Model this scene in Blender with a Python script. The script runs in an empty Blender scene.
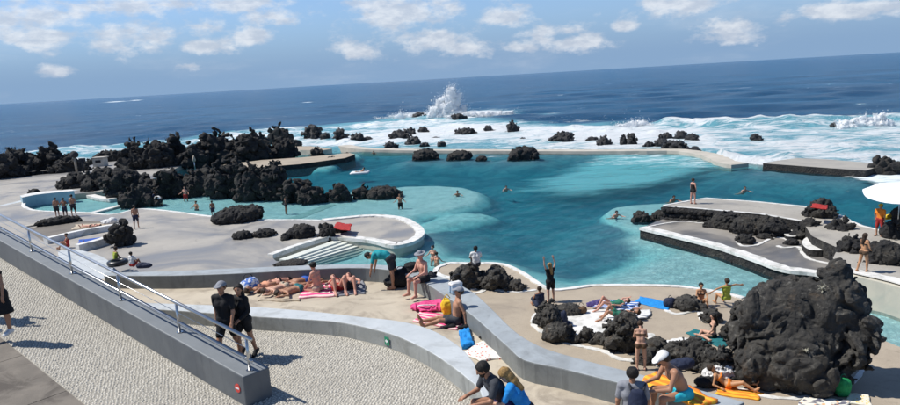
import bpy, bmesh, math, random
import numpy as np
from mathutils import Vector
from mathutils.geometry import delaunay_2d_cdt
R_ = math.radians
rng = random.Random(7)

# ------------------------------------------------------------------ camera
FPX, IW, IH = 670.0, 900.0, 405.0
ROLL = math.atan(52 / 900.0)
PITCH = math.atan((202.5 - 78) * math.cos(ROLL) / FPX)
CZ = 10.3
CF = np.array([0, math.cos(PITCH), -math.sin(PITCH)])
U0 = np.array([0, math.sin(PITCH), math.cos(PITCH)])
R0 = np.array([1.0, 0, 0])
CR = math.cos(ROLL) * R0 - math.sin(ROLL) * U0
CU = math.sin(ROLL) * R0 + math.cos(ROLL) * U0
scene = bpy.context.scene
col = scene.collection
cam = bpy.data.cameras.new('camera')
cam.sensor_width = 36.0
cam.lens = FPX / IW * 36.0
cam.clip_end = 200000
cam.clip_start = 0.1
camo = bpy.data.objects.new('camera', cam)
col.objects.link(camo)
from mathutils import Matrix
m4 = Matrix(((CR[0], CU[0], -CF[0], 0), (CR[1], CU[1], -CF[1], 0), (CR[2], CU[2], -CF[2], CZ), (0, 0, 0, 1)))
camo.matrix_world = m4
scene.camera = camo


def ray(x, y):
    return CF + (x - 450) / FPX * CR + (202.5 - y) / FPX * CU


def at(x, y, z=0.0):
    r = ray(x, y)
    t = (z - CZ) / r[2]
    return np.array([r[0] * t, r[1] * t, z])


def depth_of(P):
    return float((np.asarray(P) - np.array([0, 0, CZ])) @ CF)


# ------------------------------------------------------------------ world, sun, exposure
SUN_EL = R_(54)
SUN_DIR = np.array([-math.cos(SUN_EL) * math.cos(R_(7)), math.cos(SUN_EL) * math.sin(R_(7)), math.sin(SUN_EL)])  # towards the sun
w = bpy.data.worlds.new('World')
scene.world = w
w.use_nodes = True
wn, wl = w.node_tree.nodes, w.node_tree.links
wn.clear()


def nd(nodes, t, **kw):
    n = nodes.new(t)
    for k, v in kw.items():
        setattr(n, k, v)
    return n


def math_node(nodes, links, op, a, b=None, c=None, clamp=False):
    n = nodes.new('ShaderNodeMath')
    n.operation = op
    n.use_clamp = clamp
    for i, v in enumerate((a, b, c)):
        if v is None:
            continue
        if isinstance(v, (int, float)):
            n.inputs[i].default_value = v
        else:
            links.new(v, n.inputs[i])
    return n.outputs[0]


def smooth(nodes, links, v, a, b):
    n = nodes.new('ShaderNodeMapRange')
    n.interpolation_type = 'SMOOTHSTEP'
    links.new(v, n.inputs[0])
    n.inputs[1].default_value = a
    n.inputs[2].default_value = b
    return n.outputs[0]


sky = nd(wn, 'ShaderNodeTexSky', sky_type='NISHITA', sun_disc=False)
sky.sun_elevation = SUN_EL
sky.sun_rotation = math.atan2(SUN_DIR[0], SUN_DIR[1])
sky.altitude = 10
sky.air_density = 0.7
sky.dust_density = 0.0
sky.ozone_density = 4.0
tc = nd(wn, 'ShaderNodeTexCoord')
sp = nd(wn, 'ShaderNodeSeparateXYZ')
wl.new(tc.outputs['Generated'], sp.inputs[0])
az = math_node(wn, wl, 'ARCTAN2', sp.outputs[0], sp.outputs[1])
el = math_node(wn, wl, 'ARCSINE', sp.outputs[2])
cmb = nd(wn, 'ShaderNodeCombineXYZ')
wl.new(az, cmb.inputs[0])
wl.new(el, cmb.inputs[1])
# cumulus: puffs where the photograph's sky has them, broken up by noise; noise puffs everywhere else
CLOUDS = [(405, 10, 62, 22), (430, 40, 60, 12), (130, 36, 48, 13), (25, 18, 60, 16), (45, 36, 28, 11), (205, 28, 22, 9), (245, 38, 36, 11),
          (275, 18, 30, 9), (200, 46, 20, 8), (510, 16, 32, 10), (470, 46, 40, 9), (575, 42, 40, 9), (625, 26, 16, 6), (560, 30, 28, 7),
          (670, 6, 50, 10), (730, 28, 30, 13), (788, 18, 14, 8), (840, 10, 44, 8), (360, 52, 28, 8), (60, 70, 16, 5), (190, 66, 14, 5), (155, 5, 120, 9), (520, 47, 26, 6)]
acc = None
for (cx, cy, cw, ch) in CLOUDS:
    d = ray(cx, cy)
    d = d / np.linalg.norm(d)
    a0, e0 = math.atan2(d[0], d[1]), math.asin(d[2])
    s = nd(wn, 'ShaderNodeVectorMath', operation='SUBTRACT')
    wl.new(cmb.outputs[0], s.inputs[0])
    s.inputs[1].default_value = (a0, e0, 0)
    m = nd(wn, 'ShaderNodeVectorMath', operation='MULTIPLY')
    wl.new(s.outputs[0], m.inputs[0])
    m.inputs[1].default_value = (FPX / (cw * 1.12), FPX / (ch * 1.15), 0)
    l = nd(wn, 'ShaderNodeVectorMath', operation='LENGTH')
    wl.new(m.outputs[0], l.inputs[0])
    v = math_node(wn, wl, 'SUBTRACT', 1.15, l.outputs['Value'])
    acc = v if acc is None else math_node(wn, wl, 'MAXIMUM', acc, v)
acc = math_node(wn, wl, 'MAXIMUM', acc, -0.55)


def sky_noise(scale, stretch, detail, rough, off=(0, 0, 0)):
    mp = nd(wn, 'ShaderNodeMapping')
    mp.inputs['Scale'].default_value = (1, stretch, 1)
    mp.inputs['Location'].default_value = off
    wl.new(cmb.outputs[0], mp.inputs[0])
    n = nd(wn, 'ShaderNodeTexNoise')
    n.inputs['Scale'].default_value = scale
    n.inputs['Detail'].default_value = detail
    n.inputs['Roughness'].default_value = rough
    wl.new(mp.outputs[0], n.inputs['Vector'])
    return n.outputs['Fac']


nz = sky_noise(16, 1.8, 8, 0.62)
dens = math_node(wn, wl, 'ADD', acc, math_node(wn, wl, 'MULTIPLY', math_node(wn, wl, 'SUBTRACT', nz, 0.5), 4.0))
cl = smooth(wn, wl, dens, 0.05, 0.95)
cl = math_node(wn, wl, 'MULTIPLY', cl, 0.78)
wisp = smooth(wn, wl, sky_noise(5, 4.0, 7, 0.62, (1.3, 0.4, 0)), 0.48, 0.8)
cl = math_node(wn, wl, 'MAXIMUM', cl, math_node(wn, wl, 'MULTIPLY', wisp, 0.2))
shade = smooth(wn, wl, sky_noise(30, 2.2, 5, 0.6, (0, 0.008, 0)), 0.35, 0.68)
ccol = nd(wn, 'ShaderNodeMix', data_type='RGBA')
wl.new(shade, ccol.inputs['Factor'])
ccol.inputs['A'].default_value = (4.0, 4.4, 5.1, 1)
ccol.inputs['B'].default_value = (6.0, 6.2, 6.5, 1)
mixc = nd(wn, 'ShaderNodeMix', data_type='RGBA')
wl.new(cl, mixc.inputs['Factor'])
hzf = smooth(wn, wl, el, R_(9), R_(1))
hmix = nd(wn, 'ShaderNodeMix', data_type='RGBA')
wl.new(math_node(wn, wl, 'MULTIPLY', hzf, 1.0, None, True), hmix.inputs['Factor'])
wl.new(sky.outputs[0], hmix.inputs['A'])
hmix.inputs['B'].default_value = (1.8, 2.8, 4.25, 1)
wl.new(hmix.outputs['Result'], mixc.inputs['A'])
wl.new(ccol.outputs['Result'], mixc.inputs['B'])
bg = nd(wn, 'ShaderNodeBackground')
wl.new(mixc.outputs['Result'], bg.inputs[0])
bg.inputs[1].default_value = 0.125
wo = nd(wn, 'ShaderNodeOutputWorld')
wl.new(bg.outputs[0], wo.inputs[0])

sl = bpy.data.lights.new('sun', 'SUN')
sl.energy = 4.8
sl.angle = R_(0.55)
sl.color = (1.0, 0.955, 0.88)
so = bpy.data.objects.new('sun', sl)
so.rotation_euler = Vector(SUN_DIR).to_track_quat('Z', 'Y').to_euler()
so.location = (-30, 10, 60)
col.objects.link(so)
scene.view_settings.view_transform = 'Standard'
scene.view_settings.look = 'None'
scene.view_settings.exposure = 0.18
scene.view_settings.gamma = 1
scene.render.engine = 'CYCLES'
scene.cycles.use_denoising = True
scene.cycles.max_bounces = 6
scene.cycles.diffuse_bounces = 4
scene.cycles.glossy_bounces = 2
scene.cycles.transparent_max_bounces = 10
scene.cycles.caustics_reflective = False
scene.cycles.caustics_refractive = False
scene.cycles.sample_clamp_indirect = 6

# ------------------------------------------------------------------ materials
MATS = {}


def new_mat(name):
    m = bpy.data.materials.new(name)
    m.use_nodes = True
    n, l = m.node_tree.nodes, m.node_tree.links
    n.clear()
    out = n.new('ShaderNodeOutputMaterial')
    MATS[name] = m
    return m, n, l, out


def rgba(c):
    return (c[0], c[1], c[2], 1)


def noise(n, l, scale, detail=4, rough=0.55, vec=None, dist=0.0):
    t = n.new('ShaderNodeTexNoise')
    t.inputs['Scale'].default_value = scale
    t.inputs['Detail'].default_value = detail
    t.inputs['Roughness'].default_value = rough
    t.inputs['Distortion'].default_value = dist
    if vec is not None:
        l.new(vec, t.inputs['Vector'])
    return t.outputs['Fac']


def mixcol(n, l, f, a, b):
    mx = n.new('ShaderNodeMix')
    mx.data_type = 'RGBA'
    if isinstance(f, (int, float)):
        mx.inputs['Factor'].default_value = f
    else:
        l.new(f, mx.inputs['Factor'])
    for k, v in (('A', a), ('B', b)):
        if isinstance(v, (tuple, list)):
            mx.inputs[k].default_value = rgba(v)
        else:
            l.new(v, mx.inputs[k])
    return mx.outputs['Result']


def bump(n, l, h, strength, dist=0.02):
    b = n.new('ShaderNodeBump')
    b.inputs['Strength'].default_value = strength
    b.inputs['Distance'].default_value = dist
    l.new(h, b.inputs['Height'])
    return b.outputs[0]


def mat(name, c1, c2=None, scale=3.0, rough=0.7, bmp=0.0, bscale=40.0, lo=0.35, hi=0.65, c3=None, s3=0.5, spec=0.5, metal=0.0, rough2=None, bdist=0.02, sss=0.0, drip=0.0):
    if name in MATS:
        return MATS[name]
    m, n, l, out = new_mat(name)
    p = n.new('ShaderNodeBsdfPrincipled')
    l.new(p.outputs[0], out.inputs[0])
    g = n.new('ShaderNodeNewGeometry')
    pos = g.outputs['Position']
    p.inputs['Roughness'].default_value = rough
    p.inputs['Specular IOR Level'].default_value = spec
    p.inputs['Metallic'].default_value = metal
    c = None
    if c2 is None:
        c2 = tuple(x * 0.8 for x in c1)
    f = smooth(n, l, noise(n, l, scale, 6, 0.6, pos), lo, hi)
    c = mixcol(n, l, f, c1, c2)
    if rough2 is not None:
        mr = n.new('ShaderNodeMapRange')
        l.new(f, mr.inputs[0])
        mr.inputs[3].default_value = rough
        mr.inputs[4].default_value = rough2
        l.new(mr.outputs[0], p.inputs['Roughness'])
    if c3 is not None:
        f3 = smooth(n, l, noise(n, l, s3, 5, 0.65, pos, 0.6), 0.46, 0.68)
        c = mixcol(n, l, f3, c, c3)
    if drip:
        mpd = n.new('ShaderNodeMapping')
        mpd.inputs['Scale'].default_value = (5.0, 5.0, 0.5)
        l.new(pos, mpd.inputs[0])
        fd = smooth(n, l, noise(n, l, 1.0, 7, 0.68, mpd.outputs[0]), 0.52, 0.72)
        c = mixcol(n, l, math_node(n, l, 'MULTIPLY', fd, drip), c, tuple(x * 0.5 for x in c1))
        fs = smooth(n, l, noise(n, l, 7.0, 8, 0.75, pos), 0.64, 0.72)
        c = mixcol(n, l, math_node(n, l, 'MULTIPLY', fs, drip * 0.8), c, tuple(min(x * 1.5, .7) for x in c1))
    l.new(c, p.inputs['Base Color'])
    if bmp:
        l.new(bump(n, l, noise(n, l, bscale, 5, 0.6, pos), bmp, bdist), p.inputs['Normal'])
    if sss:
        p.inputs['Subsurface Weight'].default_value = sss
        p.inputs['Subsurface Radius'].default_value = (0.02, 0.008, 0.004)
    return m


WHITE = mat('white_paint', (0.72, 0.71, 0.68), (0.55, 0.54, 0.5), 2.5, 0.6, 0.3, 30, 0.45, 0.75, c3=(0.42, 0.42, 0.38), s3=1.6)
LAVA = None


def make_lava(name, base, warm, hi_c, wet=False):
    m, n, l, out = new_mat(name)
    p = n.new('ShaderNodeBsdfPrincipled')
    l.new(p.outputs[0], out.inputs[0])
    g = n.new('ShaderNodeNewGeometry')
    pos = g.outputs['Position']
    f1 = smooth(n, l, noise(n, l, 0.9, 6, 0.65, pos), 0.38, 0.66)
    c = mixcol(n, l, f1, base, warm)
    v = n.new('ShaderNodeTexVoronoi')
    v.inputs['Scale'].default_value = 7
    l.new(pos, v.inputs['Vector'])
    f2 = smooth(n, l, noise(n, l, 2.6, 9, 0.76, pos, 0.8), 0.53, 0.70)
    c = mixcol(n, l, f2, c, hi_c)
    f3 = smooth(n, l, noise(n, l, 1.4, 7, 0.7, pos, 1.5), 0.55, 0.72)
    c = mixcol(n, l, math_node(n, l, 'MULTIPLY', f3, 0.6), c, (warm[0] * 1.5, warm[1] * 1.15, warm[2] * 0.85))
    l.new(c, p.inputs['Base Color'])
    p.inputs['Roughness'].default_value = 0.45 if wet else 0.88
    p.inputs['Specular IOR Level'].default_value = 0.4 if wet else 0.25
    h = math_node(n, l, 'ADD', noise(n, l, 9, 9, 0.72, pos), math_node(n, l, 'MULTIPLY', v.outputs['Distance'], 0.5))
    l.new(bump(n, l, h, 1.0, 0.13), p.inputs['Normal'])
    return m


LAVA = make_lava('lava_rock', (0.026, 0.026, 0.028), (0.05, 0.047, 0.042), (0.12, 0.115, 0.10))
LAVA_NEAR = make_lava('lava_rock_near', (0.046, 0.045, 0.043), (0.082, 0.077, 0.069), (0.23, 0.22, 0.195))
LAVA_WET = make_lava('lava_rock_wet', (0.014, 0.015, 0.018), (0.03, 0.03, 0.032), (0.07, 0.07, 0.07), True)


def make_wet_concrete(name, dry, dry2, wet, wetsc=0.18, amount=0.5, joint=None):
    m, n, l, out = new_mat(name)
    p = n.new('ShaderNodeBsdfPrincipled')
    l.new(p.outputs[0], out.inputs[0])
    g = n.new('ShaderNodeNewGeometry')
    pos = g.outputs['Position']
    c = mixcol(n, l, smooth(n, l, noise(n, l, 0.7, 7, 0.65, pos), 0.35, 0.66), dry, dry2)
    c = mixcol(n, l, smooth(n, l, noise(n, l, 22, 3, 0.6, pos), 0.3, 0.9), c, tuple(x * 0.72 for x in dry))
    stain = smooth(n, l, noise(n, l, 1.7, 8, 0.7, pos, 1.2), 0.56, 0.74)
    c = mixcol(n, l, math_node(n, l, 'MULTIPLY', stain, 0.55), c, tuple(x * 0.5 for x in dry2))
    wf = smooth(n, l, noise(n, l, wetsc, 7, 0.62, pos, 0.8), 1.0 - amount - 0.06, 1.0 - amount + 0.2)
    c = mixcol(n, l, wf, c, wet)
    l.new(c, p.inputs['Base Color'])
    mr = n.new('ShaderNodeMapRange')
    l.new(wf, mr.inputs[0])
    mr.inputs[3].default_value = 0.8
    mr.inputs[4].default_value = 0.36
    l.new(mr.outputs[0], p.inputs['Roughness'])
    l.new(bump(n, l, noise(n, l, 35, 4, 0.6, pos), 0.25, 0.01), p.inputs['Normal'])
    return m


TERR_L = make_wet_concrete('terrace_concrete', (0.40, 0.375, 0.335), (0.34, 0.32, 0.29), (0.215, 0.21, 0.205), 0.16, 0.54)
TERR_N = make_wet_concrete('terrace_concrete_dry', (0.42, 0.355, 0.27), (0.34, 0.285, 0.22), (0.21, 0.178, 0.142), 0.3, 0.40)
TERR_R = make_wet_concrete('terrace_concrete_wet', (0.31, 0.285, 0.25), (0.24, 0.22, 0.195), (0.13, 0.125, 0.12), 0.22, 0.56)
TERR_U = make_wet_concrete('terrace_concrete_pale', (0.40, 0.375, 0.33), (0.32, 0.30, 0.265), (0.22, 0.205, 0.185), 0.25, 0.42)
DECK = mat('deck_sandy_concrete', (0.50, 0.44, 0.345), (0.42, 0.365, 0.285), 0.9, 0.85, 0.3, 30, c3=(0.30, 0.255, 0.20), s3=1.1)
GREYP = mat('grey_wall_paint', (0.115, 0.125, 0.135), (0.10, 0.11, 0.12), 1.6, 0.6, 0.12, 60, c3=(0.14, 0.15, 0.155), s3=0.7, drip=0.45)
PALEP = mat('pale_wall_paint', (0.50, 0.53, 0.545), (0.44, 0.47, 0.485), 1.3, 0.7, 0.15, 50, c3=(0.37, 0.39, 0.395), s3=1.2, drip=0.35)
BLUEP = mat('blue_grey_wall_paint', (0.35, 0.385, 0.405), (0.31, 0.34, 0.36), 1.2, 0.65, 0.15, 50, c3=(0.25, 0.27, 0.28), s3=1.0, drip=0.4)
FACE_SHADE = mat('grey_face_shade', (0.20, 0.215, 0.215), (0.17, 0.185, 0.185), 1.4, 0.7, 0.15, 50, c3=(0.14, 0.15, 0.15), s3=1.3, drip=0.5)  # parapet face grey, its shaded side darkened in the colour
STEEL = mat('stainless_steel', (0.62, 0.62, 0.61), (0.5, 0.5, 0.5), 6, 0.28, metal=1.0)
SLABM = mat('slab_concrete', (0.20, 0.175, 0.145), (0.15, 0.132, 0.11), 1.8, 0.85, 0.3, 35, c3=(0.085, 0.072, 0.06), s3=1.4)
MORTAR = mat('cobble_mortar', (0.35, 0.33, 0.285), (0.28, 0.265, 0.23), 9, 0.95, 0.4, 60)
BASIN = mat('basin_pale_concrete', (0.56, 0.52, 0.42), (0.46, 0.44, 0.37), 0.9, 0.75, 0.2, 30, c3=(0.38, 0.4, 0.34), s3=0.6)


def make_floor():
    m, n, l, out = new_mat('pool_floor_paint')
    p = n.new('ShaderNodeBsdfPrincipled')
    l.new(p.outputs[0], out.inputs[0])
    a = n.new('ShaderNodeAttribute')
    a.attribute_name = 'paint'
    g = n.new('ShaderNodeNewGeometry')
    pos = g.outputs['Position']
    f = math_node(n, l, 'ADD', a.outputs['Fac'], math_node(n, l, 'MULTIPLY', math_node(n, l, 'SUBTRACT', noise(n, l, 0.5, 6, 0.65, pos), 0.5), 0.5))
    f = smooth(n, l, f, 0.3, 0.7)
    stone = mixcol(n, l, smooth(n, l, noise(n, l, 0.35, 6, 0.65, pos, 0.5), 0.4, 0.62), (0.15, 0.25, 0.33), (0.25, 0.37, 0.44))
    paint = mixcol(n, l, smooth(n, l, noise(n, l, 0.8, 7, 0.65, pos), 0.38, 0.7), (0.62, 0.86, 0.86), (0.48, 0.72, 0.73))
    l.new(mixcol(n, l, f, stone, paint), p.inputs['Base Color'])
    p.inputs['Roughness'].default_value = 0.8
    return m


FLOORM = make_floor()


def make_lagoon():
    m, n, l, out = new_mat('lagoon_water')
    g = n.new('ShaderNodeNewGeometry')
    pos = g.outputs['Position']
    mp = n.new('ShaderNodeMapping')
    mp.inputs['Scale'].default_value = (0.75, 1.25, 1)
    l.new(pos, mp.inputs[0])
    v = mp.outputs[0]
    h = math_node(n, l, 'ADD', noise(n, l, 1.5, 5, 0.66, v, 0.6), math_node(n, l, 'MULTIPLY', noise(n, l, 5.5, 3, 0.6, v, 0.4), 0.3))
    bp = bump(n, l, h, 1.0, 1.15)
    fr = n.new('ShaderNodeFresnel')
    fr.inputs[0].default_value = 1.33
    l.new(bp, fr.inputs['Normal'])
    tr = n.new('ShaderNodeBsdfTransparent')
    tr.inputs[0].default_value = (0.93, 0.98, 0.98, 1)
    df = n.new('ShaderNodeBsdfDiffuse')
    df.inputs[0].default_value = (0.045, 0.19, 0.275, 1)
    l.new(bp, df.inputs['Normal'])
    mx = n.new('ShaderNodeMixShader')
    mx.inputs[0].default_value = 0.13
    l.new(tr.outputs[0], mx.inputs[1])
    l.new(df.outputs[0], mx.inputs[2])
    # water full of air bubbles and thin foam where the surf comes over the wall
    a = n.new('ShaderNodeAttribute')
    a.attribute_name = 'air'
    mp2 = n.new('ShaderNodeMapping')
    mp2.inputs['Scale'].default_value = (0.45, 1.3, 1)
    l.new(pos, mp2.inputs[0])
    nn = noise(n, l, 0.33, 9, 0.68, mp2.outputs[0], 0.9)
    af = math_node(n, l, 'ADD', math_node(n, l, 'MULTIPLY', a.outputs['Fac'], 1.0), math_node(n, l, 'MULTIPLY', math_node(n, l, 'SUBTRACT', nn, 0.5), 1.6))
    airf = math_node(n, l, 'MULTIPLY', smooth(n, l, af, 0.25, 1.0), 0.62)
    air = n.new('ShaderNodeBsdfDiffuse')
    air.inputs[0].default_value = (0.13, 0.42, 0.47, 1)
    m2 = n.new('ShaderNodeMixShader')
    l.new(airf, m2.inputs[0])
    l.new(mx.outputs[0], m2.inputs[1])
    l.new(air.outputs[0], m2.inputs[2])
    gl = n.new('ShaderNodeBsdfGlossy')
    gl.inputs['Roughness'].default_value = 0.09
    l.new(bp, gl.inputs['Normal'])
    m3 = n.new('ShaderNodeMixShader')
    l.new(math_node(n, l, 'MULTIPLY', fr.outputs[0], 0.62), m3.inputs[0])
    l.new(m2.outputs[0], m3.inputs[1])
    l.new(gl.outputs[0], m3.inputs[2])
    # foam
    a2 = n.new('ShaderNodeAttribute')
    a2.attribute_name = 'foam'
    ff = math_node(n, l, 'ADD', a2.outputs['Fac'], math_node(n, l, 'MULTIPLY', math_node(n, l, 'SUBTRACT', noise(n, l, 0.7, 9, 0.72, mp2.outputs[0], 1.2), 0.5), 2.0))
    ffac = math_node(n, l, 'MULTIPLY', smooth(n, l, ff, 0.45, 1.0), 0.85)
    fd = n.new('ShaderNodeBsdfDiffuse')
    fd.inputs[0].default_value = (0.74, 0.8, 0.82, 1)
    m4_ = n.new('ShaderNodeMixShader')
    l.new(ffac, m4_.inputs[0])
    l.new(m3.outputs[0], m4_.inputs[1])
    l.new(fd.outputs[0], m4_.inputs[2])
    l.new(m4_.outputs[0], out.inputs[0])
    va = n.new('ShaderNodeVolumeAbsorption')
    va.inputs['Color'].default_value = (0.0, 0.82, 0.87, 1)
    va.inputs['Density'].default_value = 0.31
    l.new(va.outputs[0], out.inputs['Volume'])
    return m


def make_sea():
    m, n, l, out = new_mat('sea_water')
    g = n.new('ShaderNodeNewGeometry')
    pos = g.outputs['Position']
    mp = n.new('ShaderNodeMapping')
    mp.inputs['Scale'].default_value = (0.8, 1.0, 1)
    mp.inputs['Rotation'].default_value = (0, 0, R_(8))
    l.new(pos, mp.inputs[0])
    v = mp.outputs[0]
    h1 = noise(n, l, 0.045, 6, 0.6, v, 0.4)
    h2 = noise(n, l, 0.42, 9, 0.75, v, 0.3)
    h = math_node(n, l, 'ADD', math_node(n, l, 'MULTIPLY', h1, 1.5), math_node(n, l, 'MULTIPLY', h2, 1.3))
    bp = bump(n, l, h, 1.0, 0.9)
    p = n.new('ShaderNodeBsdfPrincipled')
    p.inputs['Roughness'].default_value = 0.22
    p.inputs['IOR'].default_value = 1.33
    p.inputs['Specular IOR Level'].default_value = 0.22
    mpb = n.new('ShaderNodeMapping')
    mpb.inputs['Scale'].default_value = (0.35, 1.0, 1)
    l.new(pos, mpb.inputs[0])
    big = smooth(n, l, noise(n, l, 0.035, 9, 0.72, mpb.outputs[0], 0.4), 0.36, 0.66)
    deep = mixcol(n, l, big, (0.004, 0.05, 0.12), (0.012, 0.095, 0.195))  # lighter and darker wave facets put into the base colour
    a = n.new('ShaderNodeAttribute')
    a.attribute_name = 'air'
    nn = noise(n, l, 0.07, 8, 0.68, v, 0.8)
    af = math_node(n, l, 'ADD', a.outputs['Fac'], math_node(n, l, 'MULTIPLY', math_node(n, l, 'SUBTRACT', nn, 0.5), 1.0))
    af = smooth(n, l, af, 0.25, 0.95)
    c = mixcol(n, l, af, deep, (0.15, 0.40, 0.48))
    a2 = n.new('ShaderNodeAttribute')
    a2.attribute_name = 'foam'
    mpf = n.new('ShaderNodeMapping')
    mpf.inputs['Scale'].default_value = (0.4, 1.0, 1)
    l.new(pos, mpf.inputs[0])
    fn = noise(n, l, 0.30, 10, 0.74, mpf.outputs[0], 1.6)
    fn2 = noise(n, l, 0.055, 5, 0.6, mpf.outputs[0], 0.8)
    ff = math_node(n, l, 'ADD', a2.outputs['Fac'], math_node(n, l, 'MULTIPLY', math_node(n, l, 'SUBTRACT', fn, 0.5), 2.6))
    ff = math_node(n, l, 'ADD', ff, math_node(n, l, 'MULTIPLY', math_node(n, l, 'SUBTRACT', fn2, 0.5), 1.6))
    ff = smooth(n, l, ff, 0.42, 0.9)
    # scattered whitecaps on the open sea
    c = mixcol(n, l, ff, c, (0.80, 0.84, 0.86))
    l.new(c, p.inputs['Base Color'])
    mr = n.new('ShaderNodeMapRange')
    l.new(ff, mr.inputs[0])
    mr.inputs[3].default_value = 0.22
    mr.inputs[4].default_value = 0.95
    l.new(mr.outputs[0], p.inputs['Roughness'])
    l.new(bp, p.inputs['Normal'])
    l.new(p.outputs[0], out.inputs[0])
    return m


LAGOON, SEA = make_lagoon(), make_sea()
SPRAY, _n, _l, _o = new_mat('spray_white')
_a, _b, _m = _n.new('ShaderNodeBsdfDiffuse'), _n.new('ShaderNodeBsdfTranslucent'), _n.new('ShaderNodeMixShader')
_a.inputs[0].default_value = _b.inputs[0].default_value = (0.95, 0.96, 0.97, 1)
_m.inputs[0].default_value = 0.45
_l.new(_a.outputs[0], _m.inputs[1])
_l.new(_b.outputs[0], _m.inputs[2])
_l.new(_m.outputs[0], _o.inputs[0])


def make_cobble():
    m, n, l, out = new_mat('cobble_stone')
    p = n.new('ShaderNodeBsdfPrincipled')
    l.new(p.outputs[0], out.inputs[0])
    a = n.new('ShaderNodeAttribute')
    a.attribute_name = 'tone'
    l.new(mixcol(n, l, a.outputs['Fac'], (0.37, 0.345, 0.295), (0.60, 0.565, 0.49)), p.inputs['Base Color'])
    p.inputs['Roughness'].default_value = 0.75
    return m


COBBLE = make_cobble()


def plain(name, c, rough=0.8, spec=0.3):
    return mat('cloth_' + name, c, tuple(x * 0.78 for x in c), 9, rough, 0.35, 45, spec=spec, bdist=0.015)


SKINS = {}
for nme, c in dict(light=(0.56, 0.33, 0.235), tan=(0.40, 0.205, 0.125), pink=(0.58, 0.30, 0.22), brown=(0.25, 0.125, 0.075), gold=(0.48, 0.25, 0.13)).items():
    SKINS[nme] = mat('skin_' + nme, c, tuple(x * 0.88 for x in c), 5, 0.55, spec=0.35)
EYE = mat('eye_dark', (0.03, 0.02, 0.015), None, 5, 0.4)
LIP = mat('lip', (0.36, 0.13, 0.11), None, 5, 0.5)
CL = {k: plain(k, c) for k, c in dict(black=(0.012, 0.012, 0.014), navy=(0.02, 0.028, 0.06), dark=(0.03, 0.032, 0.04), white=(0.75, 0.75, 0.74), teal=(0.015, 0.30, 0.34),
      red=(0.40, 0.035, 0.03), orange=(0.85, 0.24, 0.03), yellow=(0.80, 0.52, 0.03), blue=(0.02, 0.27, 0.70), aqua=(0.03, 0.48, 0.60), grey=(0.26, 0.27, 0.30), green=(0.03, 0.17, 0.11),
      purple=(0.08, 0.06, 0.20), pink=(0.75, 0.08, 0.25), beige=(0.5, 0.42, 0.32), lime=(0.38, 0.44, 0.06), royal=(0.03, 0.10, 0.42), charcoal=(0.05, 0.055, 0.065), brownc=(0.12, 0.07, 0.04), peach=(0.72, 0.35, 0.22), tealdk=(0.02, 0.16, 0.18), lgreen=(0.02, 0.30, 0.10)).items()}
HAIR = {k: mat('hair_' + k, c, tuple(x * 0.6 for x in c), 30, 0.6, 0.6, 90, spec=0.3) for k, c in dict(black=(0.012, 0.010, 0.009), brown=(0.045, 0.026, 0.015), blond=(0.36, 0.22, 0.08), grey=(0.3, 0.29, 0.28)).items()}

# ------------------------------------------------------------------ helpers
LABELS = {}


def tag(o, label=None, cat=None, group=None, kind=None):
    if label:
        o['label'] = label
        LABELS.setdefault(label, []).append(o.name)
    if cat:
        o['category'] = cat
    if group:
        o['group'] = group
    if kind:
        o['kind'] = kind
    return o


def empty(name, loc=(0, 0, 0), rz=0.0):
    o = bpy.data.objects.new(name, None)
    o.empty_display_size = 0.2
    o.location = tuple(float(v) for v in loc)
    o.rotation_euler = (0, 0, rz)
    col.objects.link(o)
    return o


def mesh_obj(name, verts, faces, m, parent=None, smooth_=False, loc=None, attrs=None):
    me = bpy.data.meshes.new(name)
    if isinstance(verts, np.ndarray):
        verts = np.ascontiguousarray(verts, dtype=np.float32)
        fa = np.asarray(faces, dtype=np.int32) if isinstance(faces, np.ndarray) else None
    else:
        fa = None
    if fa is not None:
        k = fa.shape[1]
        me.vertices.add(len(verts))
        me.vertices.foreach_set('co', verts.ravel())
        me.loops.add(fa.size)
        me.loops.foreach_set('vertex_index', fa.ravel())
        me.polygons.add(len(fa))
        me.polygons.foreach_set('loop_start', np.arange(0, fa.size, k, dtype=np.int32))
        me.polygons.foreach_set('loop_total', np.full(len(fa), k, dtype=np.int32))
        me.update(calc_edges=True)
    else:
        me.from_pydata([tuple(map(float, v)) for v in verts], [], [tuple(int(i) for i in f) for f in faces])
    if attrs:
        for an, av in attrs.items():
            at_ = me.attributes.new(an, 'FLOAT', 'POINT')
            at_.data.foreach_set('value', np.ascontiguousarray(av, dtype=np.float32))
    if smooth_:
        me.polygons.foreach_set('use_smooth', np.ones(len(me.polygons), dtype=bool))
    for mm in (m if isinstance(m, (list, tuple)) else [m]):
        me.materials.append(mm)
    me.validate()
    o = bpy.data.objects.new(name, me)
    col.objects.link(o)
    if parent is not None:
        o.parent = parent
    if loc is not None:
        o.location = tuple(float(v) for v in loc)
    return o


def catmull(pts, n=6, closed=False):
    pts = [np.asarray(p, float) for p in pts]
    out = []
    N = len(pts)
    segs = N if closed else N - 1
    for i in range(segs):
        if closed:
            p0, p1, p2, p3 = pts[(i - 1) % N], pts[i], pts[(i + 1) % N], pts[(i + 2) % N]
        else:
            p0, p1, p2, p3 = pts[max(i - 1, 0)], pts[i], pts[i + 1], pts[min(i + 2, N - 1)]
        for k in range(n):
            t = k / n
            out.append(0.5 * ((2 * p1) + (-p0 + p2) * t + (2 * p0 - 5 * p1 + 4 * p2 - p3) * t * t + (-p0 + 3 * p1 - 3 * p2 + p3) * t ** 3))
    if not closed:
        out.append(pts[-1])
    return out


def pxs(pts, z):
    return [at(x, y, z) for x, y in pts]


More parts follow.
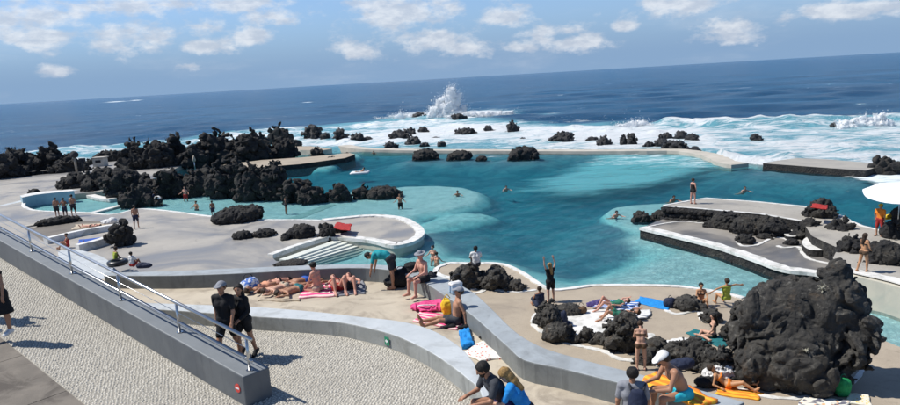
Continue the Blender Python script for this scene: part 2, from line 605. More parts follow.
def slab(name, pts, ztop, zbot, m, parent=None, mside=None, bevel=0.0):
    """closed prism over a ground-plan polygon"""
    P = [Vector((float(p[0]), float(p[1]))) for p in pts]
    Q = []
    for p in P:
        if not Q or (p - Q[-1]).length > 0.01:
            Q.append(p)
    if (Q[0] - Q[-1]).length < 0.01:
        Q.pop()
    n = len(Q)
    vs, es, fs, _, _, _ = delaunay_2d_cdt(Q, [(i, (i + 1) % n) for i in range(n)], [list(range(n))], 1, 1e-5)
    nv = len(vs)
    V = [(v.x, v.y, ztop) for v in vs] + [(v.x, v.y, zbot) for v in vs]
    F, mi = [], []
    cnt = {}
    for f in fs:
        f = list(f)
        ar = sum(vs[f[i]].x * vs[f[(i + 1) % len(f)]].y - vs[f[(i + 1) % len(f)]].x * vs[f[i]].y for i in range(len(f)))
        if ar < 0:
            f.reverse()
        F.append(tuple(f))
        F.append(tuple(nv + i for i in reversed(f)))
        mi += [0, 0]
        for i in range(len(f)):
            cnt[(f[i], f[(i + 1) % len(f)])] = 1
    for (i, j) in cnt:
        if (j, i) not in cnt:
            F.append((j, i, nv + i, nv + j))
            mi.append(1 if mside is not None else 0)
    o = mesh_obj(name, V, F, [m] + ([mside] if mside is not None else []), parent)
    if len(o.data.polygons) == len(mi):
        o.data.polygons.foreach_set('material_index', np.array(mi, dtype=np.int32))
    return o


def resample(pts, n):
    pts = np.array(pts, float)
    d = np.concatenate([[0], np.cumsum(np.linalg.norm(np.diff(pts[:, :2], axis=0), axis=1))])
    t = np.linspace(0, d[-1], n)
    return np.stack([np.interp(t, d, pts[:, k]) for k in range(pts.shape[1])], 1)


def wall_between(name, A, B, zbot, m, mtop=None, parent=None, n=40, exact=False):
    """wall whose top is the strip between edge A and edge B (3-D points); bottom at zbot (number or callable)"""
    if not exact:
        A, B = resample(A, n), resample(B, n)
    A, B = np.array(A), np.array(B)
    n = len(A)
    zb = (lambda x, y: zbot) if not callable(zbot) else zbot
    V, Fc, mi = [], [], []
    for i in range(n):
        a, b = A[i], B[i]
        V += [tuple(a), tuple(b), (a[0], a[1], zb(a[0], a[1])), (b[0], b[1], zb(b[0], b[1]))]
    for i in range(n - 1):
        o, q = 4 * i, 4 * i + 4
        Fc += [(o, q, q + 1, o + 1), (o + 2, q + 2, q, o), (o + 1, q + 1, q + 3, o + 3), (o + 3, q + 3, q + 2, o + 2)]
        mi += [1, 0, 0, 0]
    Fc += [(0, 1, 3, 2), (4 * n - 4, 4 * n - 2, 4 * n - 1, 4 * n - 3)]
    mi += [0, 0]
    o = mesh_obj(name, V, Fc, [m, mtop or m], parent)
    o.data.polygons.foreach_set('material_index', np.array(mi, dtype=np.int32))
    bm = bmesh.new()
    bm.from_mesh(o.data)
    bmesh.ops.recalc_face_normals(bm, faces=bm.faces[:])
    bm.to_mesh(o.data)
    bm.free()
    return o


def ribbon(name, pts, width, z0, z1, m, parent=None, closed=False, side=0.0, vary=0.0, seed=1):
    """flat strip with thickness along a polyline; side shifts it (-1..1) across its width"""
    P = np.array([p[:2] for p in pts], float)
    n = len(P)
    rr = random.Random(seed)
    if closed:
        T = np.roll(P, -1, 0) - np.roll(P, 1, 0)
    else:
        T = np.gradient(P, axis=0)
    T /= (np.linalg.norm(T, axis=1)[:, None] + 1e-9)
    N = np.stack([-T[:, 1], T[:, 0]], 1)
    wv = np.array([width * (1 + vary * rr.uniform(-1, 1)) for _ in range(n)])
    A = P + N * (wv * (0.5 + side * 0.5))[:, None]
    B = P - N * (wv * (0.5 - side * 0.5))[:, None]
    V, Fc = [], []
    for a, b in zip(A, B):
        V += [(a[0], a[1], z1), (b[0], b[1], z1), (a[0], a[1], z0), (b[0], b[1], z0)]
    for i in range(n if closed else n - 1):
        o, q = 4 * i, 4 * ((i + 1) % n)
        Fc += [(o, q, q + 1, o + 1), (o + 2, q + 2, q, o), (o + 1, q + 1, q + 3, o + 3), (o + 3, q + 3, q + 2, o + 2)]
    if not closed:
        Fc += [(0, 1, 3, 2), (4 * n - 4, 4 * n - 2, 4 * n - 1, 4 * n - 3)]
    o = mesh_obj(name, V, Fc, m, parent)
    bm = bmesh.new()
    bm.from_mesh(o.data)
    bmesh.ops.recalc_face_normals(bm, faces=bm.faces[:])
    bm.to_mesh(o.data)
    bm.free()
    return o


def tube(pts, r, sides=8, cap=True):
    """list of points -> verts, faces of a tube (r number or list)"""
    pts = [np.asarray(p, float) for p in pts]
    n = len(pts)
    rs = r if isinstance(r, (list, tuple)) else [r] * n
    V, Fc = [], []
    prev = None
    for i, p in enumerate(pts):
        t = pts[min(i + 1, n - 1)] - pts[max(i - 1, 0)]
        t = t / (np.linalg.norm(t) + 1e-9)
        if prev is None:
            a = np.array([0, 0, 1.0]) if abs(t[2]) < 0.9 else np.array([1.0, 0, 0])
        else:
            a = prev
        u = np.cross(t, a)
        u /= np.linalg.norm(u) + 1e-9
        v = np.cross(u, t)
        prev = v
        for k in range(sides):
            an = 2 * math.pi * k / sides
            V.append(p + rs[i] * (math.cos(an) * u + math.sin(an) * v))
    for i in range(n - 1):
        for k in range(sides):
            k2 = (k + 1) % sides
            Fc.append((i * sides + k, i * sides + k2, (i + 1) * sides + k2, (i + 1) * sides + k))
    if cap:
        Fc.append(tuple(range(sides - 1, -1, -1)))
        Fc.append(tuple((n - 1) * sides + k for k in range(sides)))
    return V, Fc


def tube_obj(name, pts, r, m, parent=None, sides=8):
    V, Fc = tube(pts, r, sides)
    o = mesh_obj(name, V, Fc, m, parent)
    o.data.polygons.foreach_set('use_smooth', np.ones(len(o.data.polygons), dtype=bool))
    return o


def box(name, cx, cy, cz, sx, sy, sz, m, parent=None, rz=0.0):
    c, s = math.cos(rz), math.sin(rz)
    V = []
    for dx, dy, dz in ((-1, -1, -1), (1, -1, -1), (1, 1, -1), (-1, 1, -1), (-1, -1, 1), (1, -1, 1), (1, 1, 1), (-1, 1, 1)):
        x, y = dx * sx / 2, dy * sy / 2
        V.append((cx + c * x - s * y, cy + s * x + c * y, cz + dz * sz / 2))
    Fc = [(3, 2, 1, 0), (4, 5, 6, 7), (0, 1, 5, 4), (1, 2, 6, 5), (2, 3, 7, 6), (3, 0, 4, 7)]
    return mesh_obj(name, V, Fc, m, parent)


# ---- noise and signed-distance meshing in numpy
def vnoise(p, seed=0):
    i = np.floor(p).astype(np.int64)
    f = (p - i)
    u = f * f * f * (f * (f * 6 - 15) + 10)
    out = np.zeros(len(p))
    for dx in (0, 1):
        for dy in (0, 1):
            for dz in (0, 1):
                h = (i[:, 0] + dx) * 374761393 + (i[:, 1] + dy) * 668265263 + (i[:, 2] + dz) * 2147483647 + seed * 144665
                h = (h ^ (h >> 13)) * 1274126177
                h = (h ^ (h >> 16)) & 0xFFFF
                wgt = (u[:, 0] if dx else 1 - u[:, 0]) * (u[:, 1] if dy else 1 - u[:, 1]) * (u[:, 2] if dz else 1 - u[:, 2])
                out += wgt * (h / 32767.5 - 1)
    return out


def fbm(p, oct_=4, seed=0, gain=0.5, ridged=False):
    s, a, tot = np.zeros(len(p)), 1.0, 0.0
    q = p.copy()
    for o in range(oct_):
        v = vnoise(q, seed + o * 17)
        if ridged:
            v = 1 - 2 * np.abs(v)
        s += a * v
        tot += a
        a *= gain
        q = q * 2.03 + 11.7
    return s / tot


def worley(p, seed=0):
    """F1, F2 of cellular noise"""
    i = np.floor(p).astype(np.int64)
    f1 = np.full(len(p), 9.0)
    f2 = np.full(len(p), 9.0)
    for dx in (-1, 0, 1):
        for dy in (-1, 0, 1):
            for dz in (-1, 0, 1):
                c = i + (dx, dy, dz)
                h = c[:, 0] * 374761393 + c[:, 1] * 668265263 + c[:, 2] * 2147483647 + seed * 144665
                h = (h ^ (h >> 13)) * 1274126177
                h = h ^ (h >> 16)
                fx, fy, fz = (h & 1023) / 1023.0, ((h >> 10) & 1023) / 1023.0, ((h >> 20) & 1023) / 1023.0
                d = (c[:, 0] + fx - p[:, 0]) ** 2 + (c[:, 1] + fy - p[:, 1]) ** 2 + (c[:, 2] + fz - p[:, 2]) ** 2
                nf1 = np.minimum(f1, d)
                f2 = np.minimum(np.maximum(f1, d), f2)
                f1 = nf1
    return np.sqrt(f1), np.sqrt(f2)


CORN = np.array([(0, 0, 0), (1, 0, 0), (0, 1, 0), (1, 1, 0), (0, 0, 1), (1, 0, 1), (0, 1, 1), (1, 1, 1)])
EDGES = [(0, 1), (2, 3), (4, 5), (6, 7), (0, 2), (1, 3), (4, 6), (5, 7), (0, 4), (1, 5), (2, 6), (3, 7)]


def surface_nets(vol, origin, h):
    s = vol < 0
    c = np.zeros(tuple(n - 1 for n in vol.shape), np.int8)
    for o in CORN:
        c += s[o[0]:s.shape[0] - 1 + o[0], o[1]:s.shape[1] - 1 + o[1], o[2]:s.shape[2] - 1 + o[2]]
    act = (c > 0) & (c < 8)
    idx = -np.ones(c.shape, np.int32)
    ijk = np.argwhere(act)
    idx[act] = np.arange(len(ijk))
    cv = np.stack([vol[tuple((ijk + o).T)] for o in CORN], 1)
    sm = np.zeros((len(ijk), 3))
    cnt = np.zeros(len(ijk))
    for a, b in EDGES:
        va, vb = cv[:, a], cv[:, b]
        mk = (va < 0) != (vb < 0)
        t = np.where(mk, va / np.where(mk, va - vb, 1), 0)
        sm += mk[:, None] * (CORN[a] + t[:, None] * (CORN[b] - CORN[a]))
        cnt += mk
    V = origin + h * (ijk + sm / cnt[:, None])
    Fs = []
    for ax in range(3):
        sl0 = [slice(1, -1)] * 3
        sl0[ax] = slice(0, -1)
        sl1 = list(sl0)
        sl1[ax] = slice(1, None)
        A, B = s[tuple(sl0)], s[tuple(sl1)]
        e = np.argwhere(A != B)
        if not len(e):
            continue
        ins = A[tuple(e.T)]
        base = e.copy()
        o1, o2 = [k for k in range(3) if k != ax]
        base[:, o1] += 1
        base[:, o2] += 1

        def cell(d1, d2):
            q = base.copy()
            q[:, o1] -= d1
            q[:, o2] -= d2
            return idx[tuple(q.T)]
        quad = np.stack([cell(1, 1), cell(0, 1), cell(0, 0), cell(1, 0)], 1)
        flip = ins if ax != 1 else ~ins
        quad[~flip] = quad[~flip][:, ::-1]
        Fs.append(quad)
    if not Fs:
        return V, np.zeros((0, 4), np.int64)
    F = np.concatenate(Fs)
    F = F[(F >= 0).all(1)]
    return V, F


def main_piece(V, F):
    """drop loose crumbs: keep the largest connected piece"""
    lab = np.arange(len(V))
    for _ in range(400):
        m_ = lab[F].min(1)
        new = lab.copy()
        for c_ in range(F.shape[1]):
            np.minimum.at(new, F[:, c_], m_)
        new = new[new]
        if (new == lab).all():
            break
        lab = new
    u, c = np.unique(lab, return_counts=True)
    keep = lab == u[c.argmax()]
    idx = np.cumsum(keep) - 1
    F = F[keep[F].all(1)]
    return V[keep], idx[F]


def sdf_mesh(prims, vox, k=0.02, off=0.0, clips=(), post=None, pad=None, hard=False):
    """prims: ('c',a,b,ra,rb) tapered capsules, ('e',c,(rx,ry,rz)) ellipsoids, ('d',c,n,R,th) discs"""
    los, his = [], []
    for p in prims:
        if p[0] == 'c':
            r = max(p[3], p[4]) + off
            los.append(np.minimum(p[1], p[2]) - r)
            his.append(np.maximum(p[1], p[2]) + r)
        elif p[0] == 'e':
            los.append(np.asarray(p[1]) - np.asarray(p[2]) - off)
            his.append(np.asarray(p[1]) + np.asarray(p[2]) + off)
        else:
            los.append(np.asarray(p[1]) - p[3] - off)
            his.append(np.asarray(p[1]) + p[3] + off)
    pd = (pad if pad is not None else k) + 2.5 * vox
    lo, hi = np.min(los, 0) - pd, np.max(his, 0) + pd
    dims = np.ceil((hi - lo) / vox).astype(int) + 1
    vol = np.full(tuple(dims), 9.0)
    ax = [lo[i] + vox * np.arange(dims[i]) for i in range(3)]
    for p, l0, h0 in zip(prims, los, his):
        mg = k + 3 * vox + (pad or 0)
        i0 = np.maximum(np.floor((l0 - mg - lo) / vox).astype(int), 0)
        i1 = np.minimum(np.ceil((h0 + mg - lo) / vox).astype(int) + 1, dims)
        X = ax[0][i0[0]:i1[0]][:, None, None]
        Y = ax[1][i0[1]:i1[1]][None, :, None]
        Z = ax[2][i0[2]:i1[2]][None, None, :]
        if p[0] == 'c':
            a, b, ra, rb = p[1:5]
            ba = np.asarray(b) - np.asarray(a)
            L2 = float(ba @ ba) + 1e-9
            t = np.clip(((X - a[0]) * ba[0] + (Y - a[1]) * ba[1] + (Z - a[2]) * ba[2]) / L2, 0, 1)
            d = np.sqrt((X - a[0] - t * ba[0]) ** 2 + (Y - a[1] - t * ba[1]) ** 2 + (Z - a[2] - t * ba[2]) ** 2) - (ra + t * (rb - ra))
        elif p[0] == 'e':
            c, r = p[1], p[2]
            q = np.sqrt(((X - c[0]) / r[0]) ** 2 + ((Y - c[1]) / r[1]) ** 2 + ((Z - c[2]) / r[2]) ** 2)
            d = (q - 1) * min(r)
        else:
            c, nn, Rr, th = p[1:5]
            hgt = (X - c[0]) * nn[0] + (Y - c[1]) * nn[1] + (Z - c[2]) * nn[2]
            rad = np.sqrt(np.maximum((X - c[0]) ** 2 + (Y - c[1]) ** 2 + (Z - c[2]) ** 2 - hgt ** 2, 0))
            d = np.maximum(np.abs(hgt) - th, rad - Rr)
        d = d - off
        sl = (slice(i0[0], i1[0]), slice(i0[1], i1[1]), slice(i0[2], i1[2]))
        o = vol[sl]
        hh = np.clip(0.5 + 0.5 * (o - d) / max(k, 1e-5), 0, 1)
        vol[sl] = o * (1 - hh) + d * hh - k * hh * (1 - hh)
    if post is not None:
        G = np.stack(np.meshgrid(*ax, indexing='ij'), -1).reshape(-1, 3)
        near = np.abs(vol.ravel()) < (pad or 0.1) * 1.05 + vox
        fl = vol.ravel()
        fl[near] = fl[near] + post(G[near])
        vol = fl.reshape(vol.shape)
    for pt, nn in clips:
        pt, nn = np.asarray(pt, float), np.asarray(nn, float)
        d = (ax[0][:, None, None] - pt[0]) * nn[0] + (ax[1][None, :, None] - pt[1]) * nn[1] + (ax[2][None, None, :] - pt[2]) * nn[2]
        vol = np.maximum(vol, d)
    vol[0], vol[-1] = 9, 9
    vol[:, 0], vol[:, -1] = 9, 9
    vol[:, :, 0], vol[:, :, -1] = 9, 9
    return surface_nets(vol, lo, vox)


# ------------------------------------------------------------------ the setting
ZT = 0.5      # lower terraces
# -- open sea: one sheet to the horizon
def poly_dist(px_, py_, poly):
    """signed distance (positive inside) of points to polygon"""
    poly = np.array(poly, float)
    x, y = px_, py_
    inside = np.zeros(x.shape, bool)
    d2 = np.full(x.shape, 1e18)
    n = len(poly)
    for i in range(n):
        a, b = poly[i], poly[(i + 1) % n]
        e = b - a
        t = np.clip(((x - a[0]) * e[0] + (y - a[1]) * e[1]) / (e @ e + 1e-12), 0, 1)
        d2 = np.minimum(d2, (x - a[0] - t * e[0]) ** 2 + (y - a[1] - t * e[1]) ** 2)
        c = ((a[1] > y) != (b[1] > y)) & (x < (b[0] - a[0]) * (y - a[1]) / (b[1] - a[1] + 1e-12) + a[0])
        inside ^= c
    d = np.sqrt(d2)
    return np.where(inside, d, -d)


def sstep(v, a, b):
    t = np.clip((v - a) / (b - a), 0, 1)
    return t * t * (3 - 2 * t)


def P2(pts, z=0.0):
    return [at(x, y, z)[:2] for x, y in pts]


NA, NR = 560, 520
azs = np.linspace(R_(-70), R_(70), NA)
rs = np.exp(np.linspace(math.log(45), math.log(90000), NR))
AZ, RR = np.meshgrid(azs, rs, indexing='ij')
SX, SY = (np.sin(AZ) * RR).ravel(), (np.cos(AZ) * RR).ravel()
SZ = np.zeros(SX.shape)
wr = random.Random(3)
fade = sstep(-RR.ravel(), -900, -250)
for (wlng, amp, n_) in ((38, 0.13, 3), (17, 0.12, 4), (8, 0.085, 5), (4.5, 0.05, 5)):
    for _ in range(n_):
        th = R_(-95 + wr.uniform(-34, 34))
        kx, ky = math.cos(th) * 2 * math.pi / wlng, math.sin(th) * 2 * math.pi / wlng
        ph = wr.uniform(0, 6.3)
        warp = 0.9 * np.sin(SX / 31.0 + ph) + 0.7 * np.sin(SY / 23.0 + ph * 2)
        res = sstep(-RR.ravel() * 0.0135, -wlng / 2.2, -wlng / 6)
        SZ += amp * np.sin(kx * SX + ky * SY + ph + warp) * res * fade
# surf between the open water and the lagoon wall
SURF = P2([(-40, 158), (60, 150), (120, 145), (170, 139), (230, 132), (300, 127), (350, 123), (400, 117), (470, 116), (520, 120), (570, 123), (640, 121), (700, 124), (760, 121), (830, 119), (880, 117), (960, 112), (1100, 110), (1000, 200), (860, 185), (780, 170), (700, 160), (600, 155), (400, 155), (300, 150), (150, 165), (-40, 172)])
dS = poly_dist(SX, SY, SURF)
foam = sstep(dS, -4, 12) * 0.70
core = poly_dist(SX, SY, P2([(355, 130), (450, 123), (560, 126), (640, 126), (700, 129), (780, 127), (900, 124), (1000, 124), (1000, 190), (860, 180), (740, 166), (600, 151), (350, 148)]))
foam += sstep(core, -6, 12) * 0.18
right = poly_dist(SX, SY, P2([(690, 128), (900, 122), (1000, 122), (1000, 165), (900, 160), (700, 158)]))
foam -= sstep(right, -3, 10) * 0.16
air = sstep(dS, -10, 8) * 1.0
FLECKS = [(480, 113, 36, 4.0, 1.0), (420, 115, 34, 3.0, .8), (547, 113, 14, 1.8, .8), (640, 124, 26, 3.0, .9), (695, 118, 16, 1.0, .8), (735, 115, 18, 0.9, .85), (812, 112, 7, .8, .7), (860, 104, 9, .8, .8), (870, 122, 30, 5, .8),
          (116, 101.6, 14, .5, .75), (136, 100.2, 8, .45, .75), (655, 97, 6, .6, .5), (780, 124, 20, 3, .5), (720, 115.5, 12, .9, .6), (585, 119, 22, 1.2, .6), (308, 102, 7, .7, .6), (700, 84, 6, .5, .5), (560, 95, 5, .5, .5), (830, 84, 6, .5, .5)]
AZf, LRf = AZ.ravel(), np.log(RR.ravel())
for (fx, fy, fw, fh, st) in FLECKS:
    hz = 78 - (fx - 450) * 52 / 900.0
    c, ex = at(fx, max(fy, hz + 1.2)), at(fx + fw, max(fy - fw * 52 / 900.0, hz - fw * 52 / 900.0 + 1.2))
    ey0, ey1 = at(fx, max(fy - fh, hz + .8)), at(fx, fy + fh)
    a0, l0 = math.atan2(c[0], c[1]), math.log(np.hypot(c[0], c[1]))
    da = abs(math.atan2(ex[0], ex[1]) - a0)
    dlr = 0.5 * abs(math.log(np.hypot(ey0[0], ey0[1])) - math.log(np.hypot(ey1[0], ey1[1])))
    q = ((AZf - a0) / da) ** 2 + ((LRf - l0) / max(dlr, 0.015)) ** 2
    g = np.exp(-q)
    foam = np.maximum(foam, g * st * 1.15)
    air = np.maximum(air, np.exp(-q * 0.5) * st * 0.7)
SZ += sstep(dS, 0, 12) * 0.18 * np.sin(SX * 1.7 + 2 * np.sin(SY * 0.5)) * np.sin(SY * 0.9)
SZ = SZ * (1 - 0.75 * sstep(core, -5, 5)) - 0.12 + 0.25 * sstep(core, -2, 8)
nzw = fbm(np.stack([SX * 0.045, SY * 0.045, SX * 0], 1), 3, 21)
nzw2 = fbm(np.stack([SX * 0.22, SY * 0.22, SX * 0 + 3], 1), 3, 22)
front = np.exp(-((dS - 3 - 2 * nzw2) / 2.6) ** 2) * np.clip(0.45 + 1.6 * nzw, 0, 1.2)
front2 = np.exp(-((dS - 15 - 4 * nzw) / 2.4) ** 2) * np.clip(0.3 + 1.6 * nzw2, 0, 1)
nearw = sstep(-RR.ravel(), -260, -200)
SZ += (1.15 * front + 0.6 * front2) * (0.7 + 0.6 * nzw2) * nearw
foam = np.maximum(foam, 0.95 * front * nearw)
foam = np.maximum(foam, 0.9 * front2 * nearw)
# keep the sheet below the land and the lagoon
LAND = P2([(-300, 200), (-40, 180), (28, 177), (75, 170), (140, 160), (200, 158), (296, 149), (350, 148.2), (450, 149.5), (600, 149.8), (675, 149), (700, 152), (715, 156), (722, 160), (763, 165), (875, 168), (960, 175), (1200, 260), (900, 600), (-300, 600)])
dl = poly_dist(SX, SY, LAND)
SZ = np.where(dl > -0.3, np.minimum(SZ, 0) - 6 * sstep(dl, -0.3, 3.5), SZ)
ii = np.arange(NA * NR).reshape(NA, NR)
SF = np.stack([ii[:-1, :-1].ravel(), ii[:-1, 1:].ravel(), ii[1:, 1:].ravel(), ii[1:, :-1].ravel()], 1)[:, ::-1]
sea = mesh_obj('sea', np.stack([SX, SY, SZ], 1), SF, SEA, smooth_=True, attrs={'foam': np.clip(foam, 0, 1.3), 'air': np.clip(air, 0, 1)})
tag(sea, kind='structure')

left_edge = [(27, 201), (25, 205.5), (32, 209.3), (45, 211), (70, 211.8), (90, 212.6), (102, 214), (115, 214), (135, 209.5), (150, 209), (175, 211.5), (207, 215.6), (240, 218.5), (266, 219.6), (300, 219.6), (322, 220.2)]
paddle = [(322, 220.2), (343, 218), (365, 216), (385, 216), (405, 219), (417, 225), (423, 231), (422, 237), (413, 242.5), (400, 246), (390, 246), (376, 242.5), (360, 240), (340, 238.5), (330, 238)]
steps_edge = [(330, 238), (300, 247), (272, 257), (276, 261), (316, 266)]
near_water = [(430, 290), (433, 273), (436, 268), (447, 263.4), (460, 263), (475, 263.4), (490, 263), (503, 264.2), (512, 267), (525, 273.5), (536, 281), (545, 286.5), (556, 289.5), (572, 288), (592, 285.4), (620, 285), (650, 285.2), (680, 286.4), (700, 289), (725, 293), (745, 298)]
up_far = [(663, 205.5), (684, 201.5), (706, 198), (760, 202), (810, 207), (826, 212), (846, 217), (850, 220.5), (863, 226), (880, 230), (905, 238)]
low = [(640, 229), (690, 241), (720, 249), (752, 260), (783, 271), (815, 275), (845, 283)]
ZR = 1.3
# -- lagoon floor: painted shallows, stone deeps
gx = np.arange(-62, 48, 0.4)
gy = np.arange(14, 104, 0.4)
GX, GY = [a.ravel() for a in np.meshgrid(gx, gy, indexing='ij')]
FZ = -3.0 + 0.5 * fbm(np.stack([GX * 0.12, GY * 0.12, GX * 0], 1), 3, 5)
paint = np.zeros(GX.shape)
SHALLOWS = [  # outline, depth, edge softness, painted
    ([(15, 212), (25, 195), (75, 190), (120, 188), (330, 194), (405, 186), (440, 185), (470, 187), (487, 192), (489, 199), (478, 206), (452, 212), (425, 216), (418, 224), (400, 222), (330, 228), (150, 225)], -0.4, 1.2, 1),
    ([(425, 222), (440, 216), (465, 213), (488, 214), (500, 217), (490, 221), (470, 225), (448, 230), (430, 236), (400, 250), (405, 232)], -0.8, 1.0, 1),
    ([(250, 275), (270, 256), (330, 238), (400, 246), (430, 246), (450, 256), (520, 268), (440, 290), (300, 292)], -0.9, 2.4, 1),
    ([(600, 214), (608, 208), (630, 205), (675, 202), (690, 230), (650, 240), (638, 235), (615, 226), (604, 220)], -0.5, 0.8, 1),
    ([(430, 300), (455, 258), (500, 257), (540, 270), (575, 276), (610, 266), (640, 252), (622, 240), (640, 228), (690, 236), (760, 258), (830, 276), (760, 320), (600, 320)], -0.45, 2.8, 1.0),
    ([(312, 170), (322, 164), (358, 153), (362, 156), (345, 163), (330, 169)], -0.4, 0.5, 1),
    ([(290, 150), (350, 147), (375, 152), (330, 156)], -0.6, 1.0, 1),
    ([(840, 330), (870, 282), (960, 292), (960, 385), (860, 345)], -0.35, 0.8, 1),
    ([(560, 178), (600, 158), (760, 166), (700, 176), (620, 190)], -2.2, 3.0, 0.5),
]
for pts, dep, soft, pa in SHALLOWS:
    d = poly_dist(GX, GY, P2(pts, dep * 0.6))
    f = sstep(d, -soft, soft)
    FZ = FZ * (1 - f) + dep * f
    paint = np.maximum(paint, f * pa)
BANKS = [P2(left_edge + paddle + steps_edge + [(345, 290), (-300, 420), (-300, 230)], ZT), P2(near_water + [(850, 322), (980, 382), (900, 600), (440, 310)], ZT), P2(up_far + [(960, 302), (833, 268), (800, 221), (700, 209)], ZR), P2(low + [(860, 262), (815, 222), (700, 214)], ZT),
         P2([(763, 163.2), (797, 158), (878, 166.5), (856, 170)], 0.75), P2([(344, 144), (450, 148), (600, 148), (690, 148), (740, 163), (719, 160), (675, 151), (450, 151)], 0.35)]
for bk_ in BANKS:
    d = poly_dist(GX, GY, bk_)
    zb_ = -0.42 + 0.42 * np.minimum(d, 0) + 0.25 * fbm(np.stack([GX * 0.6, GY * 0.6, GX * 0], 1), 3, 9)
    FZ = np.maximum(FZ, np.minimum(zb_, -0.3))
for (bx0, by1, bx1) in ((409, 160, 442), (443, 160, 472), (475, 160.5, 488), (504, 160, 540), (326, 201, 352), (351, 198, 369), (367, 198, 408), (631, 222, 651), (647, 220.5, 669)):
    ca, cb = at(bx0, by1), at(bx1, by1)
    rad_ = 0.5 * np.linalg.norm(cb - ca)
    dq = np.hypot(GX - (ca[0] + cb[0]) / 2, GY - (ca[1] + cb[1]) / 2 - rad_ * 0.5) - rad_
    FZ = np.maximum(FZ, -0.45 - 0.55 * np.maximum(dq, 0))
FZ *= 0.36      # seen from above the surface the bottom lies much higher than it is
nx_, ny_ = len(gx), len(gy)
ii = np.arange(nx_ * ny_).reshape(nx_, ny_)
FF = np.stack([ii[:-1, :-1].ravel(), ii[1:, :-1].ravel(), ii[1:, 1:].ravel(), ii[:-1, 1:].ravel()], 1)
floor = mesh_obj('lagoon_floor', np.stack([GX, GY, FZ], 1), FF, FLOORM, smooth_=True, attrs={'paint': paint})
tag(floor, kind='structure')

# -- lagoon water: a closed body of clear water
lgx = np.arange(-62, 48, 0.5)
lgy = np.arange(14, 103, 0.5)
nx_, ny_ = len(lgx), len(lgy)
LX, LY = [a.ravel() for a in np.meshgrid(lgx, lgy, indexing='ij')]
inl = poly_dist(LX, LY, P2([(-300, 200), (-40, 178), (28, 175), (75, 168), (140, 158), (200, 156), (296, 147.5), (350, 147.3), (450, 148.6), (600, 148.9), (675, 148.2), (700, 151), (716, 155), (723, 159), (763, 164), (875, 167), (960, 174), (1200, 260), (900, 600), (-300, 600)]))
LZ = 0.018 * np.sin(LX * 1.9 + 1.2 * np.sin(LY * 0.8)) * np.sin(LY * 2.3 + LX * 0.4) + 0.012 * np.sin(LX * 3.7 - LY * 2.9)
LZ = np.where(inl < 0, -0.8, LZ)
lair = sstep(poly_dist(LX, LY, P2([(505, 192), (530, 178), (560, 168), (590, 153), (700, 153), (765, 168), (720, 172), (690, 182), (650, 192), (600, 197), (545, 198)])), -3, 6) * 0.9
lair = np.maximum(lair, 0.5 * sstep(poly_dist(LX, LY, P2([(840, 178), (860, 168), (960, 174), (960, 200), (900, 190)])), -2, 2))
lfoam = sstep(poly_dist(LX, LY, P2([(560, 163), (600, 151), (690, 151), (765, 165), (700, 170), (640, 168), (590, 167)])), -3, 4) * 0.55
lfoam = np.maximum(lfoam, 0.9 * sstep(poly_dist(LX, LY, P2([(838, 178), (856, 168), (960, 172), (960, 192), (900, 187)])), -1, 1.5))
lfoam = np.maximum(lfoam, 0.45 * sstep(poly_dist(LX, LY, P2([(440, 152), (470, 151), (505, 153), (500, 158), (480, 160), (450, 160)])), -1.5, 1.5))
nl = len(LX)
V = np.concatenate([np.stack([LX, LY, LZ], 1), np.stack([LX, LY, np.full(nl, -7.0)], 1)])
ii = np.arange(nl).reshape(nx_, ny_)
top = np.stack([ii[:-1, :-1].ravel(), ii[1:, :-1].ravel(), ii[1:, 1:].ravel(), ii[:-1, 1:].ravel()], 1)
bot = top[:, ::-1] + nl
rim = np.concatenate([ii[:, 0], ii[-1, 1:], ii[-2::-1, -1], ii[0, -2:0:-1]])
rim2 = np.roll(rim, -1)
side = np.stack([rim, rim + nl, rim2 + nl, rim2], 1)
water = mesh_obj('lagoon_water', V, np.concatenate([top, bot, side]), LAGOON, smooth_=True, attrs={'air': np.concatenate([lair, lair]), 'foam': np.concatenate([lfoam, lfoam])})
tag(water, kind='structure')

# -- left terrace, with the paddle-shaped platform running into the lagoon
L1 = catmull(pxs(left_edge, ZT), 4)
L2 = catmull(pxs(paddle, ZT), 5)
L3 = pxs(steps_edge, ZT)
outline = L1 + L2[1:] + L3[1:] + pxs([(345, 290), (200, 340), (-250, 420), (-500, 250), (-200, 190), (0, 178), (28, 176), (75, 171), (105, 160), (190, 162), (150, 180), (110, 190), (75, 194), (50, 197), (32, 199)], ZT)
terrace_left = tag(slab('terrace', outline, ZT, -5, TERR_L, mside=BASIN), kind='structure')
ribbon('painted_edge', L1, 0.34, ZT - 0.05, ZT + 0.03, WHITE, terrace_left, side=-0.8, vary=0.12)
ribbon('painted_edge', L2, 0.62, ZT - 0.12, ZT + 0.09, WHITE, terrace_left, side=-0.75, vary=0.1)
ribbon('painted_edge', catmull(L3[:3], 8), 0.45, ZT - 0.1, ZT + 0.16, WHITE, terrace_left, side=-0.6, vary=0.06)
ribbon('painted_line', catmull(pxs([(0, 206), (40, 197), (76, 190)], ZT), 6), 0.9, ZT - 0.05, ZT + 0.006, PALEP, terrace_left)
